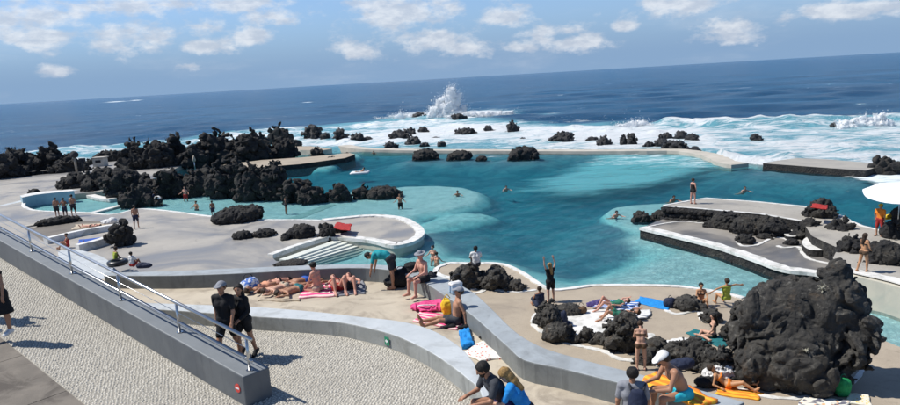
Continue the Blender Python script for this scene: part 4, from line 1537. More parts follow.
# far slab rocks and surf rocks
surf = [(309, 147, 324, 159), (326, 156, 336, 162), (344, 152, 355, 157.5), (291, 139, 303, 147), (303, 124, 323, 138), (319, 132, 331, 138), (334, 127, 347, 138), (350, 132, 365, 141), (363, 136, 374, 140),
        (389, 129, 413, 140), (406, 127, 417, 135), (418, 126, 431, 133), (385, 141, 400, 148.5), (404, 136, 421, 145), (419, 142, 431, 146.5), (436, 141, 447, 146.5), (429, 136.5, 440, 139), (411, 112, 428, 118), (452, 113, 468, 118.5),
        (455, 127, 479, 135), (484, 125, 495, 132), (507, 120, 520, 132.5), (519, 137, 526, 141), (547, 131, 574, 142.5), (585, 136, 600, 142.5), (597, 136, 612, 145), (619, 134, 627, 145), (627, 131, 638, 145),
        (643, 141, 653, 147), (653, 138, 671, 147), (658, 132, 674, 142), (664, 139, 691, 151.5), (690, 146, 702, 152), (674, 130, 687, 139), (685, 133, 700, 141), (751, 133, 763, 140.5), (829, 122, 839, 127)]
surf_lab = {0: 'small rock standing on the far left slab', 1: 'tiny rock at the end of the far left slab', 2: 'tiny dark rock on the pale tip of the far left slab', 3: 'low flat rock beside the cone-shaped one',
            4: 'steep rock in the surf left of a smaller round one', 6: 'small round rock in the surf between two larger ones', 7: 'dark wedge rock in the surf left of the lagoon wall', 9: 'broad rock in the surf behind the left end of the lagoon wall', 11: 'flattish rock in the surf, farthest back of its cluster',
            12: 'dark rock touching the lagoon wall at its left end', 13: 'rock just behind the lagoon wall with smaller ones around it', 17: 'low rocks in the breaking wave left of the tall splash', 18: 'low dark rock at the foot of the tall splash', 19: 'broad low rock in the surf below the splash',
            21: 'upright dark rock in the surf right of the splash', 23: 'broad dark rock alone in the surf behind the lagoon wall', 27: 'narrow rock standing tall in white surf', 31: 'largest black rock at the right bend of the lagoon wall', 32: 'small block on the lagoon wall bend', 35: 'dark rock with water pouring over it in the right surf', 36: 'tiny dark rock at the outer edge of the right surf'}
surf_lab.update({5: 'small low rock just right of the steep surf rock', 8: 'flat sliver of rock beside the dark wedge rock in the surf', 10: 'small upright rock behind the broad surf rock at the left end of the lagoon wall', 14: 'small rock touching the lagoon wall right of its left-end pair', 15: 'lone little rock touching the lagoon wall below the splash', 16: 'thin flat rock barely above the foam below the splash', 20: 'small triangular rock in the surf left of the upright rock', 22: 'smallest speck of rock in the foam between splash and broad lone rock', 24: 'low rock just right of the broad lone surf rock', 25: 'second low rock right of the broad lone surf rock', 26: 'slim rock left of the narrow tall rock in the surf', 28: 'little rock left of the black cluster at the right wall bend', 29: 'rock at the near left of the black cluster at the right wall bend', 30: 'rock at the back of the black cluster at the right wall bend', 33: 'rearmost rock of the black cluster with foam behind it', 34: 'right rear rock of the black cluster, beside open foam'})
for i, b in enumerate(surf):
    rock(b, surf_lab.get(i, 'small black rock awash in white surf beyond the lagoon wall'), 0.0, G_S, n=5, sharp=1.3, deep=0.8, m=LAVA_WET if i > 3 else LAVA)
# rocks in the lagoon
for b, lab in [((409, 147.5, 442, 160.5), 'jagged rock in the lagoon close to the wall, leftmost of three'), ((443, 150, 472, 160.5), 'low jagged rock in the lagoon, middle of three by the wall'), ((475, 155, 488, 161), 'small rock awash between two lagoon rocks'),
               ((504, 145, 540, 160.5), 'pyramid-shaped rock alone in the far lagoon'),
               ((326, 183, 352, 202), 'block of dark rock standing in the turquoise shallows'), ((351, 184, 369, 199), 'small round boulder between two larger ones in the shallows'), ((367, 185, 408, 199), 'smooth whaleback boulder in the turquoise shallows')]:
    rock(b, lab, -0.05, 'dark rocks standing in the lagoon', n=6, sharp=1.0)
# terrace rocks, left
for b, lab, kw_ in [((213, 205, 266, 223.5), 'large flat-topped black boulder at the edge of the shallow pool', dict(lumps=[(0, 0, .3, .46, .5, .62), (-.3, 0, .25, .2, .4, .45), (.25, 0, .5, .22, .35, .42), (-.05, 0, .55, .25, .35, .40)], sharp=.7)),
                    ((232, 230, 256, 239.5), 'low black rock, leftmost of three on the terrace', dict(sharp=.9)), ((254, 228, 281, 237.5), 'low black rock, middle of three on the terrace', dict(sharp=.9)), ((280, 224, 315, 239.5), 'lumpy black rock, rightmost of three on the terrace', dict(sharp=.9)),
                    ((318, 220.5, 337, 239), 'upright black rock by the red towel on the paddle-shaped platform', dict(sharp=.9)), ((333, 224, 351, 233), 'low rock under the red towel on the paddle-shaped platform', dict(sharp=.9)),
                    ((273, 260.5, 314, 267.5), 'low strip of black rock beside the bathing steps', dict(n=9)), ((30, 187.5, 44, 195.5), 'small black boulder on the rim of the small pool', {}),
                    ((36, 215.5, 86, 224.5), 'long low black rock behind the sunbathing bays', dict(n=10, deep=.3)), ((110, 219, 133, 247), 'dark shrub-like rock at the end of the sunbathing bays', dict(n=7))]:
    rock(b, lab, ZT, G_P, m=LAVA, **kw_)
# paddle platform foot
for i, (xa, ya) in enumerate([(336, 241.2), (347, 242.5), (358, 243.5), (369, 245.5), (381, 248), (392, 249.5)]):
    rock((xa - 9, ya - 6.5, xa + 9, ya + 1.5), 'low black rock under the rim of the paddle-shaped platform', -0.05, 'rocks under the paddle platform', n=4, deep=.5)
# fan-shaped corner
for b, lab in [((453, 262.5, 492, 290.5), 'big black rock the white-shirted man sits on'), ((479, 267, 514, 291), 'black rock right of the white-shirted man'), ((503, 279, 526, 291.5), 'low tail of black rock near the woman with raised arms')]:
    rock(b, lab, ZT, G_P, m=LAVA_NEAR, n=8, sharp=1.0, res=1.2)
# ring of rocks round the white sunbathing floor
for b, lab, zz in [((534, 301, 566, 329), 'black rock in front of the woman in the dark blue dress', ZT), ((549, 304, 585, 317), 'low black rock behind the dark bag and white floor', ZT), ((542, 322, 580, 344), 'low strip of rock bordering the white floor on the near side', ZT), ((578, 326, 594, 343.5), 'small round boulder at the edge of the white floor', ZT),
                   ((589, 332, 612, 346), 'knobbly small rock left of the bikini woman', ZT), ((604, 311, 643, 354), 'tall black rock beside the woman in the bikini', ZT),
                   ((636, 339, 674, 365), 'black rock right of the woman in the bikini', ZT), ((662, 336, 712, 372), 'broad black rock behind the man in turquoise trunks', ZT), ((698, 346, 738, 382), 'black rock between the turquoise-trunks man and the giant rock', ZT),
                   ((671, 295.5, 707, 312.5), 'low black rock beside the blue towel', ZT), ((702, 308, 722, 324), 'dark rock behind the sitting woman with black hair', ZT), ((724, 303, 752, 346), 'dark rock shoulder left of the giant rock', ZT)]:
    rock(b, lab, zz, G_P, m=LAVA_NEAR, n=8, sharp=0.95, res=1.1)
# the giant rock
rock((738, 272, 867, 396), 'giant black lava rock with a knob on top at the right', ZT, G_P, m=LAVA_NEAR, deep=0.66, res=2.0, sharp=0.7, shrink=.1, cell=.8, lumps=[
    (-.08, .05, .22, .40, .5, .40), (-.14, .12, .60, .30, .36, .29), (-.28, .05, .42, .19, .36, .32), (.06, .15, .62, .28, .36, .25), (.22, .2, .86, .13, .2, .135), (.25, .15, .66, .17, .3, .22), (.34, .1, .46, .13, .32, .27), (.41, .12, .42, .085, .22, .18),
    (-.40, -.1, .18, .14, .32, .24), (-.34, .05, .36, .17, .34, .26), (-.18, -.28, .15, .28, .26, .24), (.02, -.28, .15, .24, .22, .22)])
# rocks below and around the right-hand platforms
for b, lab, zz in [((631, 210.5, 651, 222.5), 'small round black rock in the pale water, leftmost by the platform', 0), ((647, 209.5, 669, 221), 'small black rock next to the platform corner', 0),
                   ((706, 210.5, 742, 230), 'black rock under the edge of the upper platform, left of two', ZT), ((733, 213.5, 772, 236), 'black rock under the edge of the upper platform, middle', ZT), ((756, 215.5, 794, 238), 'larger dark rock under the upper platform, right', ZT),
                   ((737, 233, 756, 244.5), 'little round rock on the lower platform ringed by white paint', ZT), ((757, 233, 774, 239.5), 'flat little rock on the lower platform', ZT), ((782, 238, 797, 245.5), 'triangular little rock on the lower platform', ZT),
                   ((794, 216.5, 824, 241), 'dark rock standing at the joint of the two platforms', ZT), ((814, 226, 836, 243), 'small dark rock behind the white planter', ZT), ((827, 216.5, 857, 246), 'tall pointed rock right of the white planter', ZT), ((833, 234, 872, 264), 'dark rock beside the standing woman at right', ZT + .3),
                   ((866, 240, 912, 266), 'long dark rock behind the standing woman at right', ZR), ((805, 198, 836, 218.5), 'dark rock with a red towel on it at the platform edge', ZR), ((886, 201, 925, 240), 'big dark rock at the right edge behind the lifeguard', ZR), ((852, 262, 884, 288), 'dark rocks on the pale wall under the right path', 0.3),
                   ((872, 155, 899, 175), 'black rock at the end of the sea-side platform', 0)]:
    rock(b, lab, zz, 'dark rocks around the right-hand platforms', m=LAVA, n=6, sharp=0.9)
# masonry of dark stones facing the upper platform
r = random.Random(5)
fm = empty('stone_facing', at(664, 208, 0))
tag(fm, 'dark rubble stone facing of the upper right platform', 'wall')
fb = np.array(fm.location)
stones = []
for kk in range(4):
    V, F = sdf_mesh([('e', np.zeros(3), (.26, .16, .17)), ('e', np.array([.1 * (kk - 1.5), 0.02, .04]), (.17, .17, .14))], 0.06, 0.05, post=lambda G, kk=kk: -0.05 * fbm(G * 6 + kk * 5, 3, kk), pad=0.06)
    mo = mesh_obj('stone', V, F, LAVA, fm)
    stones.append(mo)
first = list(stones)
edge = resample([at(663.5, 206.6, ZR), at(700, 209.4, ZR), at(735, 212.3, ZR), at(762, 214.8, ZR)], 36)
for i, p in enumerate(edge):
    for rw_ in range(4):
        src = r.choice(stones)
        o = first.pop() if first else src.copy()
        if o.name not in col.objects:
            col.objects.link(o)
        o.parent = fm
        o.location = (p[0] - fb[0] + r.uniform(-.08, .08) + (0.15 if rw_ % 2 else 0), p[1] - fb[1] - 0.05 + r.uniform(-.05, .05), 1.08 - rw_ * 0.31 - fb[2] + r.uniform(-.04, .04))
        o.rotation_euler = (r.uniform(-.4, .4), r.uniform(-.4, .4), r.uniform(-.5, .5))
# dark rock foot of the lower platform and the sea platform
for i, (xa, ya) in enumerate([(655, 235.5), (672, 240), (690, 245), (708, 250.5), (726, 257), (744, 264), (760, 270.5)]):
    rock((xa - 11, ya - 6, xa + 11, ya + 1.5), 'low black rock below the white rim of the lower platform', -0.1, 'rocks under the lower platform rim', n=4, deep=.3)
for i, (xa, ya) in enumerate([(770, 168.5), (783, 169.8), (797, 171), (812, 172.4), (826, 173.4), (840, 174), (851, 174)]):
    rock((xa - 9, ya - 6, xa + 9, ya + 1.0), 'dark rock facing under the sea-side platform', -0.1, 'rocks under the sea-side platform', n=4, deep=.3)


# ------------------------------------------------------------------ breaking waves: spray thrown up by the swell
def spray(name, cx, cy, wpx, hpx, n, seed, label, lean=0.2, spread=1.0):
    """torn white sheets of water with fine droplets flying off them"""
    r = np.random.default_rng(seed)
    P = at(cx, cy, 0)
    s = depth_of(P) / FPX
    W_, H_ = wpx * s, hpx * s
    tall = hpx > wpx * 0.6
    prims = []
    jets = [(-.36, .36), (-.24, .52), (-.12, .68), (.0, .84), (.1, 1.0), (.2, .7), (.32, .4)] if tall else [(q, r.uniform(.45, 1.0) * (1 - .5 * abs(q) * 2)) for q in np.linspace(-.46, .46, 13)]
    for (jx, jh) in jets:
        m_ = 6 if tall else 2
        for i in range(m_):
            t = (i + .3) / m_
            rad = (W_ * .13 * (1.05 - .75 * t) if tall else H_ * r.uniform(.22, .4) * (1 - .4 * t))
            prims.append(('e', np.array([jx * W_ * (1 + .25 * t) + lean * t * H_ + r.normal(0, .015) * W_, r.normal(0, .03) * W_, t * jh * H_ * .86]), (rad * (1 if tall else 1.7), rad * .8, max(H_ * jh / m_ * .75, rad * .8))))
    amp = W_ * .075 if tall else H_ * .3
    fq = 1.0 / (s * 4.5)
    V, F = sdf_mesh(prims, s * .85, k=s * 1.5, post=lambda G: -amp * (1.1 * fbm(G * fq, 4, seed, .65) + .4 * fbm(G * fq * 3.1, 3, seed + 5, .7)), pad=amp)
    # droplets thrown off the sheet
    src = V[r.integers(0, len(V), n)]
    d = np.abs(r.normal(0, 1, n)) ** 1.5 * s * 1.5
    ctr = np.array([0, 0, H_ * .3])
    dirv = src - ctr
    dirv /= np.linalg.norm(dirv, axis=1)[:, None] + 1e-9
    dirv[:, 2] += .35
    C_ = src + dirv * d[:, None] + r.normal(0, .35, (n, 3)) * s
    size = np.exp(r.normal(0, .5, n)) * s * .13
    ico = np.array([(1, 1, 1), (1, -1, -1), (-1, 1, -1), (-1, -1, 1)], float) * .8
    fc = np.array([(0, 1, 2), (0, 2, 3), (0, 3, 1), (1, 3, 2)])
    DV = (C_[:, None, :] + ico[None] * size[:, None, None]).reshape(-1, 3)
    DF = ((np.arange(n) * 4)[:, None, None] + fc[None]).reshape(-1, 3)
    T1 = np.concatenate([F[:, [0, 1, 2]], F[:, [0, 2, 3]]])
    o = mesh_obj(name, np.concatenate([V, DV]), np.concatenate([T1, DF + len(V)]), SPRAY, None, smooth_=True, loc=P)
    tag(o, label, 'spray', kind='stuff')
    return o


spray('wave_spray', 446, 117.5, 38, 36, 9000, 1, 'tall plume of white spray thrown up by a breaking wave', 0.12)
spray('wave_spray', 478, 116.5, 62, 7, 3500, 2, 'low white water breaking right of the tall spray plume', 0.0, 1.6)
spray('wave_spray', 412, 117.5, 60, 6, 3000, 3, 'low white water breaking left of the tall spray plume', 0.0, 1.6)
spray('wave_spray', 636, 128, 26, 9, 2500, 4, 'small burst of white spray behind the lagoon wall bend', -0.2, 1.2)
spray('wave_spray', 865, 127, 44, 15, 4500, 5, 'spray of the wave breaking at the right', -0.1, 1.3)
spray('wave_spray', 400, 119, 9, 8, 700, 6, 'thin little spray left of the plume', 0.0, 1.0)

# ------------------------------------------------------------------ people
def nz_(v):
    v = np.asarray(v, float)
    return v / (np.linalg.norm(v) + 1e-9)


def pose(T=(0, 0, 1), C=None, HD=None, HF=None, lat=(1, 0, 0), thR=(.07, 0, -1), thL=(-.07, 0, -1), shR=(.0, -.04, -1), shL=(.0, -.04, -1), uaR=(.2, 0, -1), uaL=(-.2, 0, -1), faR=(.05, .2, -1), faL=(-.05, .2, -1), ftR=None, ftL=None):
    return dict(T=T, C=C or T, HD=HD or C or T, HF=HF, lat=lat, thR=thR, thL=thL, shR=shR, shL=shL, uaR=uaR, uaL=uaL, faR=faR, faL=faL, ftR=ftR, ftL=ftL)


STAND = pose()
STAND2 = pose(thR=(.1, .08, -1), thL=(-.12, -.05, -1), uaR=(.3, -.1, -1), faR=(-.3, .5, -.8), uaL=(-.22, .1, -1))
AKIMBO = pose(thR=(.12, .05, -1), thL=(-.12, 0, -1), uaR=(.6, -.2, -.8), faR=(-.6, .3, -.5), uaL=(-.6, -.2, -.8), faL=(.6, .3, -.5))
WALK = pose(T=(0, .04, 1), thR=(.05, .42, -1), shR=(0, -.12, -1), thL=(-.05, -.28, -1), shL=(0, -.55, -1), uaR=(.15, -.25, -1), faR=(.02, .1, -1), uaL=(-.18, .2, -1), faL=(0, .45, -1))
WALK2 = pose(T=(0, .03, 1), thR=(.03, .2, -1), shR=(0, .0, -1), thL=(-.03, -.2, -1), shL=(0, -.35, -1), uaR=(.3, .1, -1), faR=(-.5, .6, -.4), uaL=(-.18, .1, -1), faL=(.3, .6, -.4))
ARMSUP = pose(thR=(.08, 0, -1), thL=(-.08, 0, -1), uaR=(.45, .1, 1), faR=(-.25, .1, 1), uaL=(-.35, .1, 1), faL=(-.05, .05, 1), HD=(0, .15, 1))
PHONE = pose(thR=(.06, .15, -1), thL=(-.06, -.12, -1), uaR=(.25, .55, -.75), faR=(-.1, .6, .8), uaL=(-.2, .5, -.8), faL=(.25, .7, .5))
HEADDOWN = pose(T=(0, .08, 1), C=(0, .3, 1), HD=(0, .75, .7), thR=(.08, .02, -1), thL=(-.08, -.02, -1), uaR=(.2, .35, -1), faR=(-.45, .6, -.2), uaL=(-.2, .35, -1), faL=(.45, .6, -.2))
BEND = pose(T=(0, .75, .62), C=(0, .98, .12), HD=(0, .8, -.35), thR=(.14, -.15, -1), shR=(0, .02, -1), thL=(-.14, -.12, -1), shL=(0, 0, -1), uaR=(.15, .25, -1), faR=(0, .25, -1), uaL=(-.15, .25, -1), faL=(0, .25, -1))
BENDW = pose(T=(0, .7, .65), C=(0, .9, .35), HD=(0, .85, .2), thR=(.12, .1, -1), thL=(-.12, .05, -1), uaR=(.2, .4, -1), uaL=(-.2, .4, -1), faR=(0, .5, -1), faL=(0, .4, -1))
SITEDGE = pose(T=(0, -.05, 1), C=(0, .15, 1), HD=(0, .2, 1), thR=(.18, 1, .0), thL=(-.18, 1, .0), shR=(0, .12, -1), shL=(0, .05, -1), uaR=(.2, .35, -1), faR=(-.15, .8, -.25), uaL=(-.2, .35, -1), faL=(.15, .8, -.25))
HUNCH = pose(T=(0, .28, 1), C=(0, .55, .9), HD=(0, .55, .85), thR=(.22, 1, .06), thL=(-.22, 1, .06), shR=(0, .1, -1), shL=(0, .12, -1), uaR=(.2, .45, -1), faR=(-.25, 1, -.15), uaL=(-.2, .45, -1), faL=(.25, 1, -.1))
KNEESUP = pose(T=(0, -.2, 1), C=(0, .05, 1), thR=(.18, .85, .6), shR=(.02, .45, -1), thL=(-.18, .85, .6), shL=(-.02, .45, -1), uaR=(.2, .5, -.7), faR=(-.3, .9, -.2), uaL=(-.2, .5, -.7), faL=(.3, .9, -.2))
LONGSIT = pose(T=(0, -.3, .95), C=(0, -.15, 1), HD=(0, -.1, 1), thR=(.16, 1, .06), shR=(.05, 1, -.1), thL=(-.16, 1, .16), shL=(-.05, 1, -.22), uaR=(.3, -.45, -1), faR=(.15, -.1, -1), uaL=(-.35, -.4, -1), faL=(-.1, -.05, -1), ftR=(.1, .25, 1), ftL=(-.1, .25, 1))
SIDESIT = pose(T=(.05, -.12, 1), C=(.1, 0, 1), HD=(-.1, .1, 1), thR=(.55, .8, .02), shR=(-.9, .3, -.05), thL=(-.35, .9, .1), shL=(-.6, -.4, -.05), uaR=(.5, -.1, -1), faR=(.15, -.05, -1), uaL=(-.2, .3, -1), faL=(.1, .6, -.6))
KNEEL = pose(T=(0, .05, 1), C=(0, .16, 1), HD=(0, .3, 1), thR=(.15, .95, -.12), shR=(.02, -1, -.08), thL=(-.15, .95, -.12), shL=(-.02, -1, -.08), uaR=(.2, .35, -1), faR=(-.1, .6, -.6), uaL=(-.2, .35, -1), faL=(.1, .6, -.6), ftR=(0, -1, -.1), ftL=(0, -1, -.1))
LIEB = pose(T=(0, -1, .02), HD=(0, -1, .12), lat=(1, 0, 0), thR=(.12, 1, .02), shR=(.04, 1, -.03), thL=(-.12, 1, .02), shL=(-.04, 1, -.03), uaR=(.5, .9, -.05), faR=(.15, 1, 0), uaL=(-.5, .9, -.05), faL=(-.15, 1, 0), ftR=(.3, .25, 1), ftL=(-.3, .25, 1))
LIEB2 = pose(T=(0, -1, .10), HD=(0, -1, .35), lat=(1, 0, 0), thR=(.14, .75, .75), shR=(.02, .55, -1), thL=(-.14, 1, .45), shL=(-.02, .75, -.8), uaR=(.8, -.6, .1), faR=(-.7, -.8, .3), uaL=(-.6, .8, -.05), faL=(.2, 1, .15), ftR=(0, 1, -.3), ftL=(0, 1, -.2))
LIEB3 = pose(T=(0, -1, .10), HD=(0, -1, .35), lat=(1, 0, 0), thR=(.14, .6, .9), shR=(.02, .4, -1), thL=(-.14, .7, .8), shL=(-.02, .45, -1), uaR=(.5, .85, -.02), faR=(.1, 1, .1), uaL=(-.5, .85, -.02), faL=(.1, 1, .1), ftR=(0, 1, -.2), ftL=(0, 1, -.2))
LIEF = pose(T=(0, 1, .05), HD=(0, 1, .1), lat=(1, 0, 0), thR=(.1, -1, 0), shR=(.03, -1, .02), thL=(-.1, -1, 0), shL=(-.03, -1, .02), uaR=(.9, .5, 0), faR=(-.6, 1, 0), uaL=(-.9, .5, 0), faL=(.6, 1, 0), ftR=(0, -1, -.2), ftL=(0, -1, -.2))
LIEF['HF'] = (-.9, 0, -.3)
RECLINE = pose(T=(0, -.95, .45), C=(0, -.8, .7), HD=(0, -.5, 1), lat=(1, 0, 0), thR=(.14, .9, .35), shR=(.02, .8, -.5), thL=(-.14, 1, .03), shL=(-.05, 1, -.03), uaR=(.3, -.2, -1), faR=(.2, .8, -.2), uaL=(-.35, -.25, -1), faL=(-.1, .8, -.15), ftL=(-.2, .3, 1))
ELBOWS = pose(T=(0, .9, .45), C=(0, .7, .75), HD=(0, .2, 1), lat=(1, 0, 0), thR=(.1, -1, -.08), shR=(.03, -1, .0), thL=(-.1, -1, -.08), shL=(-.03, -1, .0), uaR=(.25, .3, -1), faR=(-.2, 1, -.05), uaL=(-.25, .3, -1), faL=(.2, 1, -.05), ftR=(0, -1, -.2), ftL=(0, -1, -.2))
SWIM = pose(T=(0, .85, .5), C=(0, .75, .62), HD=(0, .12, 1), thR=(.18, -1, -.3), thL=(-.18, -1, -.2), shR=(.05, -1, -.2), shL=(-.05, -1, .1), uaR=(.6, .8, -.25), faR=(.1, 1, .06), uaL=(-.6, .7, -.3), faL=(-.3, .9, .02), ftR=(0, -1, -.2), ftL=(0, -1, -.2))
WADE = pose(thR=(.1, .15, -1), thL=(-.1, -.1, -1), uaR=(.55, .15, -.8), faR=(.4, .6, -.3), uaL=(-.55, .15, -.8), faL=(-.4, .6, -.3))
REACH = pose(T=(0, -.05, 1), thR=(.16, .9, .25), shR=(0, .2, -1), thL=(-.16, .95, .1), shL=(0, .3, -1), uaR=(.95, .2, .05), faR=(1, .1, -.2), uaL=(-.9, .1, -.3), faL=(-.8, .2, -.5))
NP = [0]


def person(label, px, py, z, yaw, ps, H=1.75, sex='m', skin='tan', clothes=(), hair=('short', 'brown'), anchor='low', group=None, dx=(0, 0), tilt=None, cat='person', child=1.0, turn=0.0):
    NP[0] += 1
    P0 = at(px, py, z)
    D = depth_of(P0)
    vox = min(max(0.0122, D * 0.00068), 0.034)
    k = H / 1.75
    f_ = sex == 'f'
    T, C, HD, lat = nz_(ps['T']), nz_(ps['C']), nz_(ps['HD']), nz_(ps['lat'])
    front = nz_(np.cross(T, lat))
    frontC = nz_(np.cross(C, lat))
    HF = ps['HF']
    HF = nz_(HF) if HF is not None else nz_(np.cross(HD, lat))
    if turn:
        q = math.radians(turn)
        side_ = np.cross(HF, HD)
        HF = nz_(HF * math.cos(q) - side_ * math.sin(q))
    HF = nz_(HF - HD * (HF @ HD))
    O = np.zeros(3)
    pel = O
    waist = pel + T * .17 * k
    chest = waist + C * .17 * k
    neckb = waist + C * .345 * k
    sw = (.165 if f_ else .19) * k
    shz = waist + C * .305 * k
    head0 = neckb + nz_(C + HD) * .075 * k
    hc = head0 + HD * .115 * k
    pr = []

    def c(tag_, a, b, ra, rb):
        pr.append((tag_, 'c', np.asarray(a, float), np.asarray(b, float), ra * k, rb * k))
    hipw = .095 if f_ else .085
    hip = {s_: pel + lat * sg * hipw * k - T * .03 * k for s_, sg in (('R', 1), ('L', -1))}
    c('pelvis', hip['R'] + T * .03, hip['L'] + T * .03, .108 if f_ else .102, .108 if f_ else .102)
    for sg in (1, -1):
        c('torso', pel + lat * sg * .055 * k + T * .03 * k, waist + lat * sg * .042 * k, .098 if f_ else .1, .088 if f_ else .1)
        c('torso', waist + lat * sg * .042 * k, chest + lat * sg * .07 * k + frontC * .01, .088 if f_ else .1, .098 if f_ else .112)
        c('chest', chest + lat * sg * .07 * k, shz + lat * sg * .08 * k, .095 if f_ else .11, .07)
        if f_:
            c('chest', chest + lat * sg * .075 * k + frontC * .065 * k + C * .0, chest + lat * sg * .075 * k + frontC * .085 * k, .055, .05)
        c('glute', hip['R' if sg > 0 else 'L'] - front * .045 * k, hip['R' if sg > 0 else 'L'] - front * .05 * k - T * .02, .092, .085)
    c('chest', shz + lat * sw * .85, shz - lat * sw * .85, .062, .062)
    c('neck', neckb - C * .04 * k, head0 + HD * .03 * k, .056 if not f_ else .048, .052 if not f_ else .046)
    c('head', hc + HD * .02 * k - HF * .022 * k, hc + HD * .015 * k + HF * .012 * k, .092, .086)
    c('head', hc - HD * .03 * k + HF * .02 * k, hc - HD * .085 * k + HF * .052 * k, .07, .042)
    c('nose', hc + HF * .098 * k + HD * .004 * k, hc + HF * .112 * k - HD * .026 * k, .011, .016)
    hs = nz_(np.cross(HF, HD))
    for sg in (1, -1):
        c('ear', hc + hs * sg * .086 * k - HF * .008 * k + HD * .012 * k, hc + hs * sg * .088 * k - HF * .004 * k - HD * .022 * k, .018, .013)
    J = {}
    for s_, sg in (('R', 1), ('L', -1)):
        th, sh = nz_(ps['th' + s_]), nz_(ps['sh' + s_])
        kn = hip[s_] + th * .435 * k
        an = kn + sh * .40 * k
        c('thigh' + s_, hip[s_], kn, .092 if f_ else .086, .058)
        c('shin' + s_, kn, an, .056, .038)
        bk = nz_(-(front - sh * (front @ sh)))
        if ps['T'][2] < .2 and abs(front[2]) > .6:
            bk = nz_(-(front - sh * (front @ sh)))
        c('calf' + s_, kn + sh * .09 * k + bk * .018 * k, kn + sh * .19 * k + bk * .014 * k, .05, .042)
        ft = ps['ft' + s_]
        ft = nz_(ft) if ft is not None else nz_((front if abs(front @ sh) < .9 else T) - sh * ((front if abs(front @ sh) < .9 else T) @ sh) + np.array([.12 * sg, 0, 0]))
        heel = an + sh * .035 * k - ft * .045 * k
        ball = an + sh * .05 * k + ft * .12 * k
        toe = ball + ft * .065 * k + sh * .006
        c('foot' + s_, heel, ball, .038, .034)
        c('foot' + s_, an, ball, .038, .03)
        c('foot' + s_, ball + lat * .016 * k, toe + lat * .016 * k, .026, .02)
        c('foot' + s_, ball - lat * .016 * k, toe - lat * .016 * k - ft * .014, .026, .018)
        ua, fa = nz_(ps['ua' + s_]), nz_(ps['fa' + s_])
        so_ = shz + lat * sg * sw
        el_ = so_ + ua * .285 * k
        wr_ = el_ + fa * .25 * k
        c('uarm' + s_, so_, el_, .05 if not f_ else .043, .038 if not f_ else .034)
        c('farm' + s_, el_, wr_, .04 if not f_ else .035, .027 if not f_ else .024)
        pn_ = nz_(np.cross(fa, lat if abs(fa @ lat) < .9 else T))
        ps_ = nz_(np.cross(pn_, fa))
        c('hand' + s_, wr_ + fa * .012 + ps_ * .016 * k, wr_ + fa * .085 * k + ps_ * .022 * k, .022, .018)
        c('hand' + s_, wr_ + fa * .012 - ps_ * .016 * k, wr_ + fa * .085 * k - ps_ * .022 * k, .022, .018)
        J[s_] = (wr_, fa, pn_, ps_, hip[s_], kn, an, ft, so_, el_)
    low = min(min(p[2][2] - p[4], p[3][2] - p[5]) for p in pr)
    if anchor == 'low':
        zoff = -low
    elif anchor == 'seat':
        zoff = .125 * k
    else:
        zoff = float(anchor)
    sh_ = np.array([0, 0, zoff])
    root = empty('person', P0 + np.array([dx[0], dx[1], 0]), R_(yaw))
    tag(root, label, cat, group)

    def cp(tags, lo=0.0, hi=None):
        out = []
        for p in pr:
            for t in tags:
                fr = None
                if isinstance(t, tuple):
                    t, fr = t
                if p[0].startswith(t):
                    a, b, ra, rb = p[2], p[3], p[4], p[5]
                    if fr is not None:
                        if fr < 0:       # far end only
                            a, ra = b + (a - b) * (-fr), rb + (ra - rb) * (-fr)
                        else:
                            b, rb = a + (b - a) * fr, ra + (rb - ra) * fr
                    out.append(('c', a + sh_, b + sh_, ra, rb))
        return out
    V, F = sdf_mesh(cp(['pelvis', 'torso', 'chest', 'glute', 'neck', 'head', 'nose', 'ear', 'thigh', 'shin', 'calf', 'foot', 'uarm', 'farm', 'hand']), vox, k=max(.022, vox * .8))
    mats = [SKINS[skin], EYE, LIP]
    mi = np.zeros(len(F), np.int32)
    if D < 33:
        fc = V[F].mean(1)
        for sg in (1, -1):
            e_ = hc + sh_ + hs * sg * .034 * k + HF * .092 * k + HD * .012 * k
            mi[np.linalg.norm(fc - e_, axis=1) < .0145] = 1
        mo_ = hc + sh_ + HF * .088 * k - HD * .066 * k
        dm = (fc - mo_)
        mi[(np.abs(dm @ HD) < .010) & (np.abs(dm @ hs) < .026) & (dm @ HF > -.03)] = 2
        VV, FF = [V], [F]
        off_ = len(V)
        for s_ in 'RL':
            wr_, fa, pn_, ps_ = J[s_][:4]
            for q, (lo_, ln) in enumerate(((.034, .068), (.012, .078), (-.011, .073), (-.033, .058))):
                b0 = wr_ + fa * .08 * k + ps_ * lo_ * k + sh_
                b1 = b0 + nz_(fa + pn_ * .18) * ln * .5 * k
                b2 = b1 + nz_(fa * .85 + pn_ * .6) * ln * .5 * k
                tv, tf = tube([b0, b1, b2], [.0095 * k, .0085 * k, .006 * k], 6, False)
                VV.append(np.array(tv))
                FF.append(np.array(tf) + off_)
                off_ += len(tv)
            b0 = wr_ + fa * .03 * k + ps_ * .03 * k + sh_
            b1 = b0 + nz_(fa + ps_ * .8 + pn_ * .3) * .04 * k
            b2 = b1 + nz_(fa + ps_ * .2 + pn_ * .5) * .03 * k
            tv, tf = tube([b0, b1, b2], [.012 * k, .010 * k, .007 * k], 6, False)
            VV.append(np.array(tv))
            FF.append(np.array(tf) + off_)
            off_ += len(tv)
        n0 = len(F)
        V, F = np.concatenate(VV), np.concatenate(FF)
        mi = np.concatenate([mi, np.zeros(len(F) - n0, np.int32)])
    body = mesh_obj('body', V, F, mats, root, smooth_=True)
    body.data.polygons.foreach_set('material_index', mi)

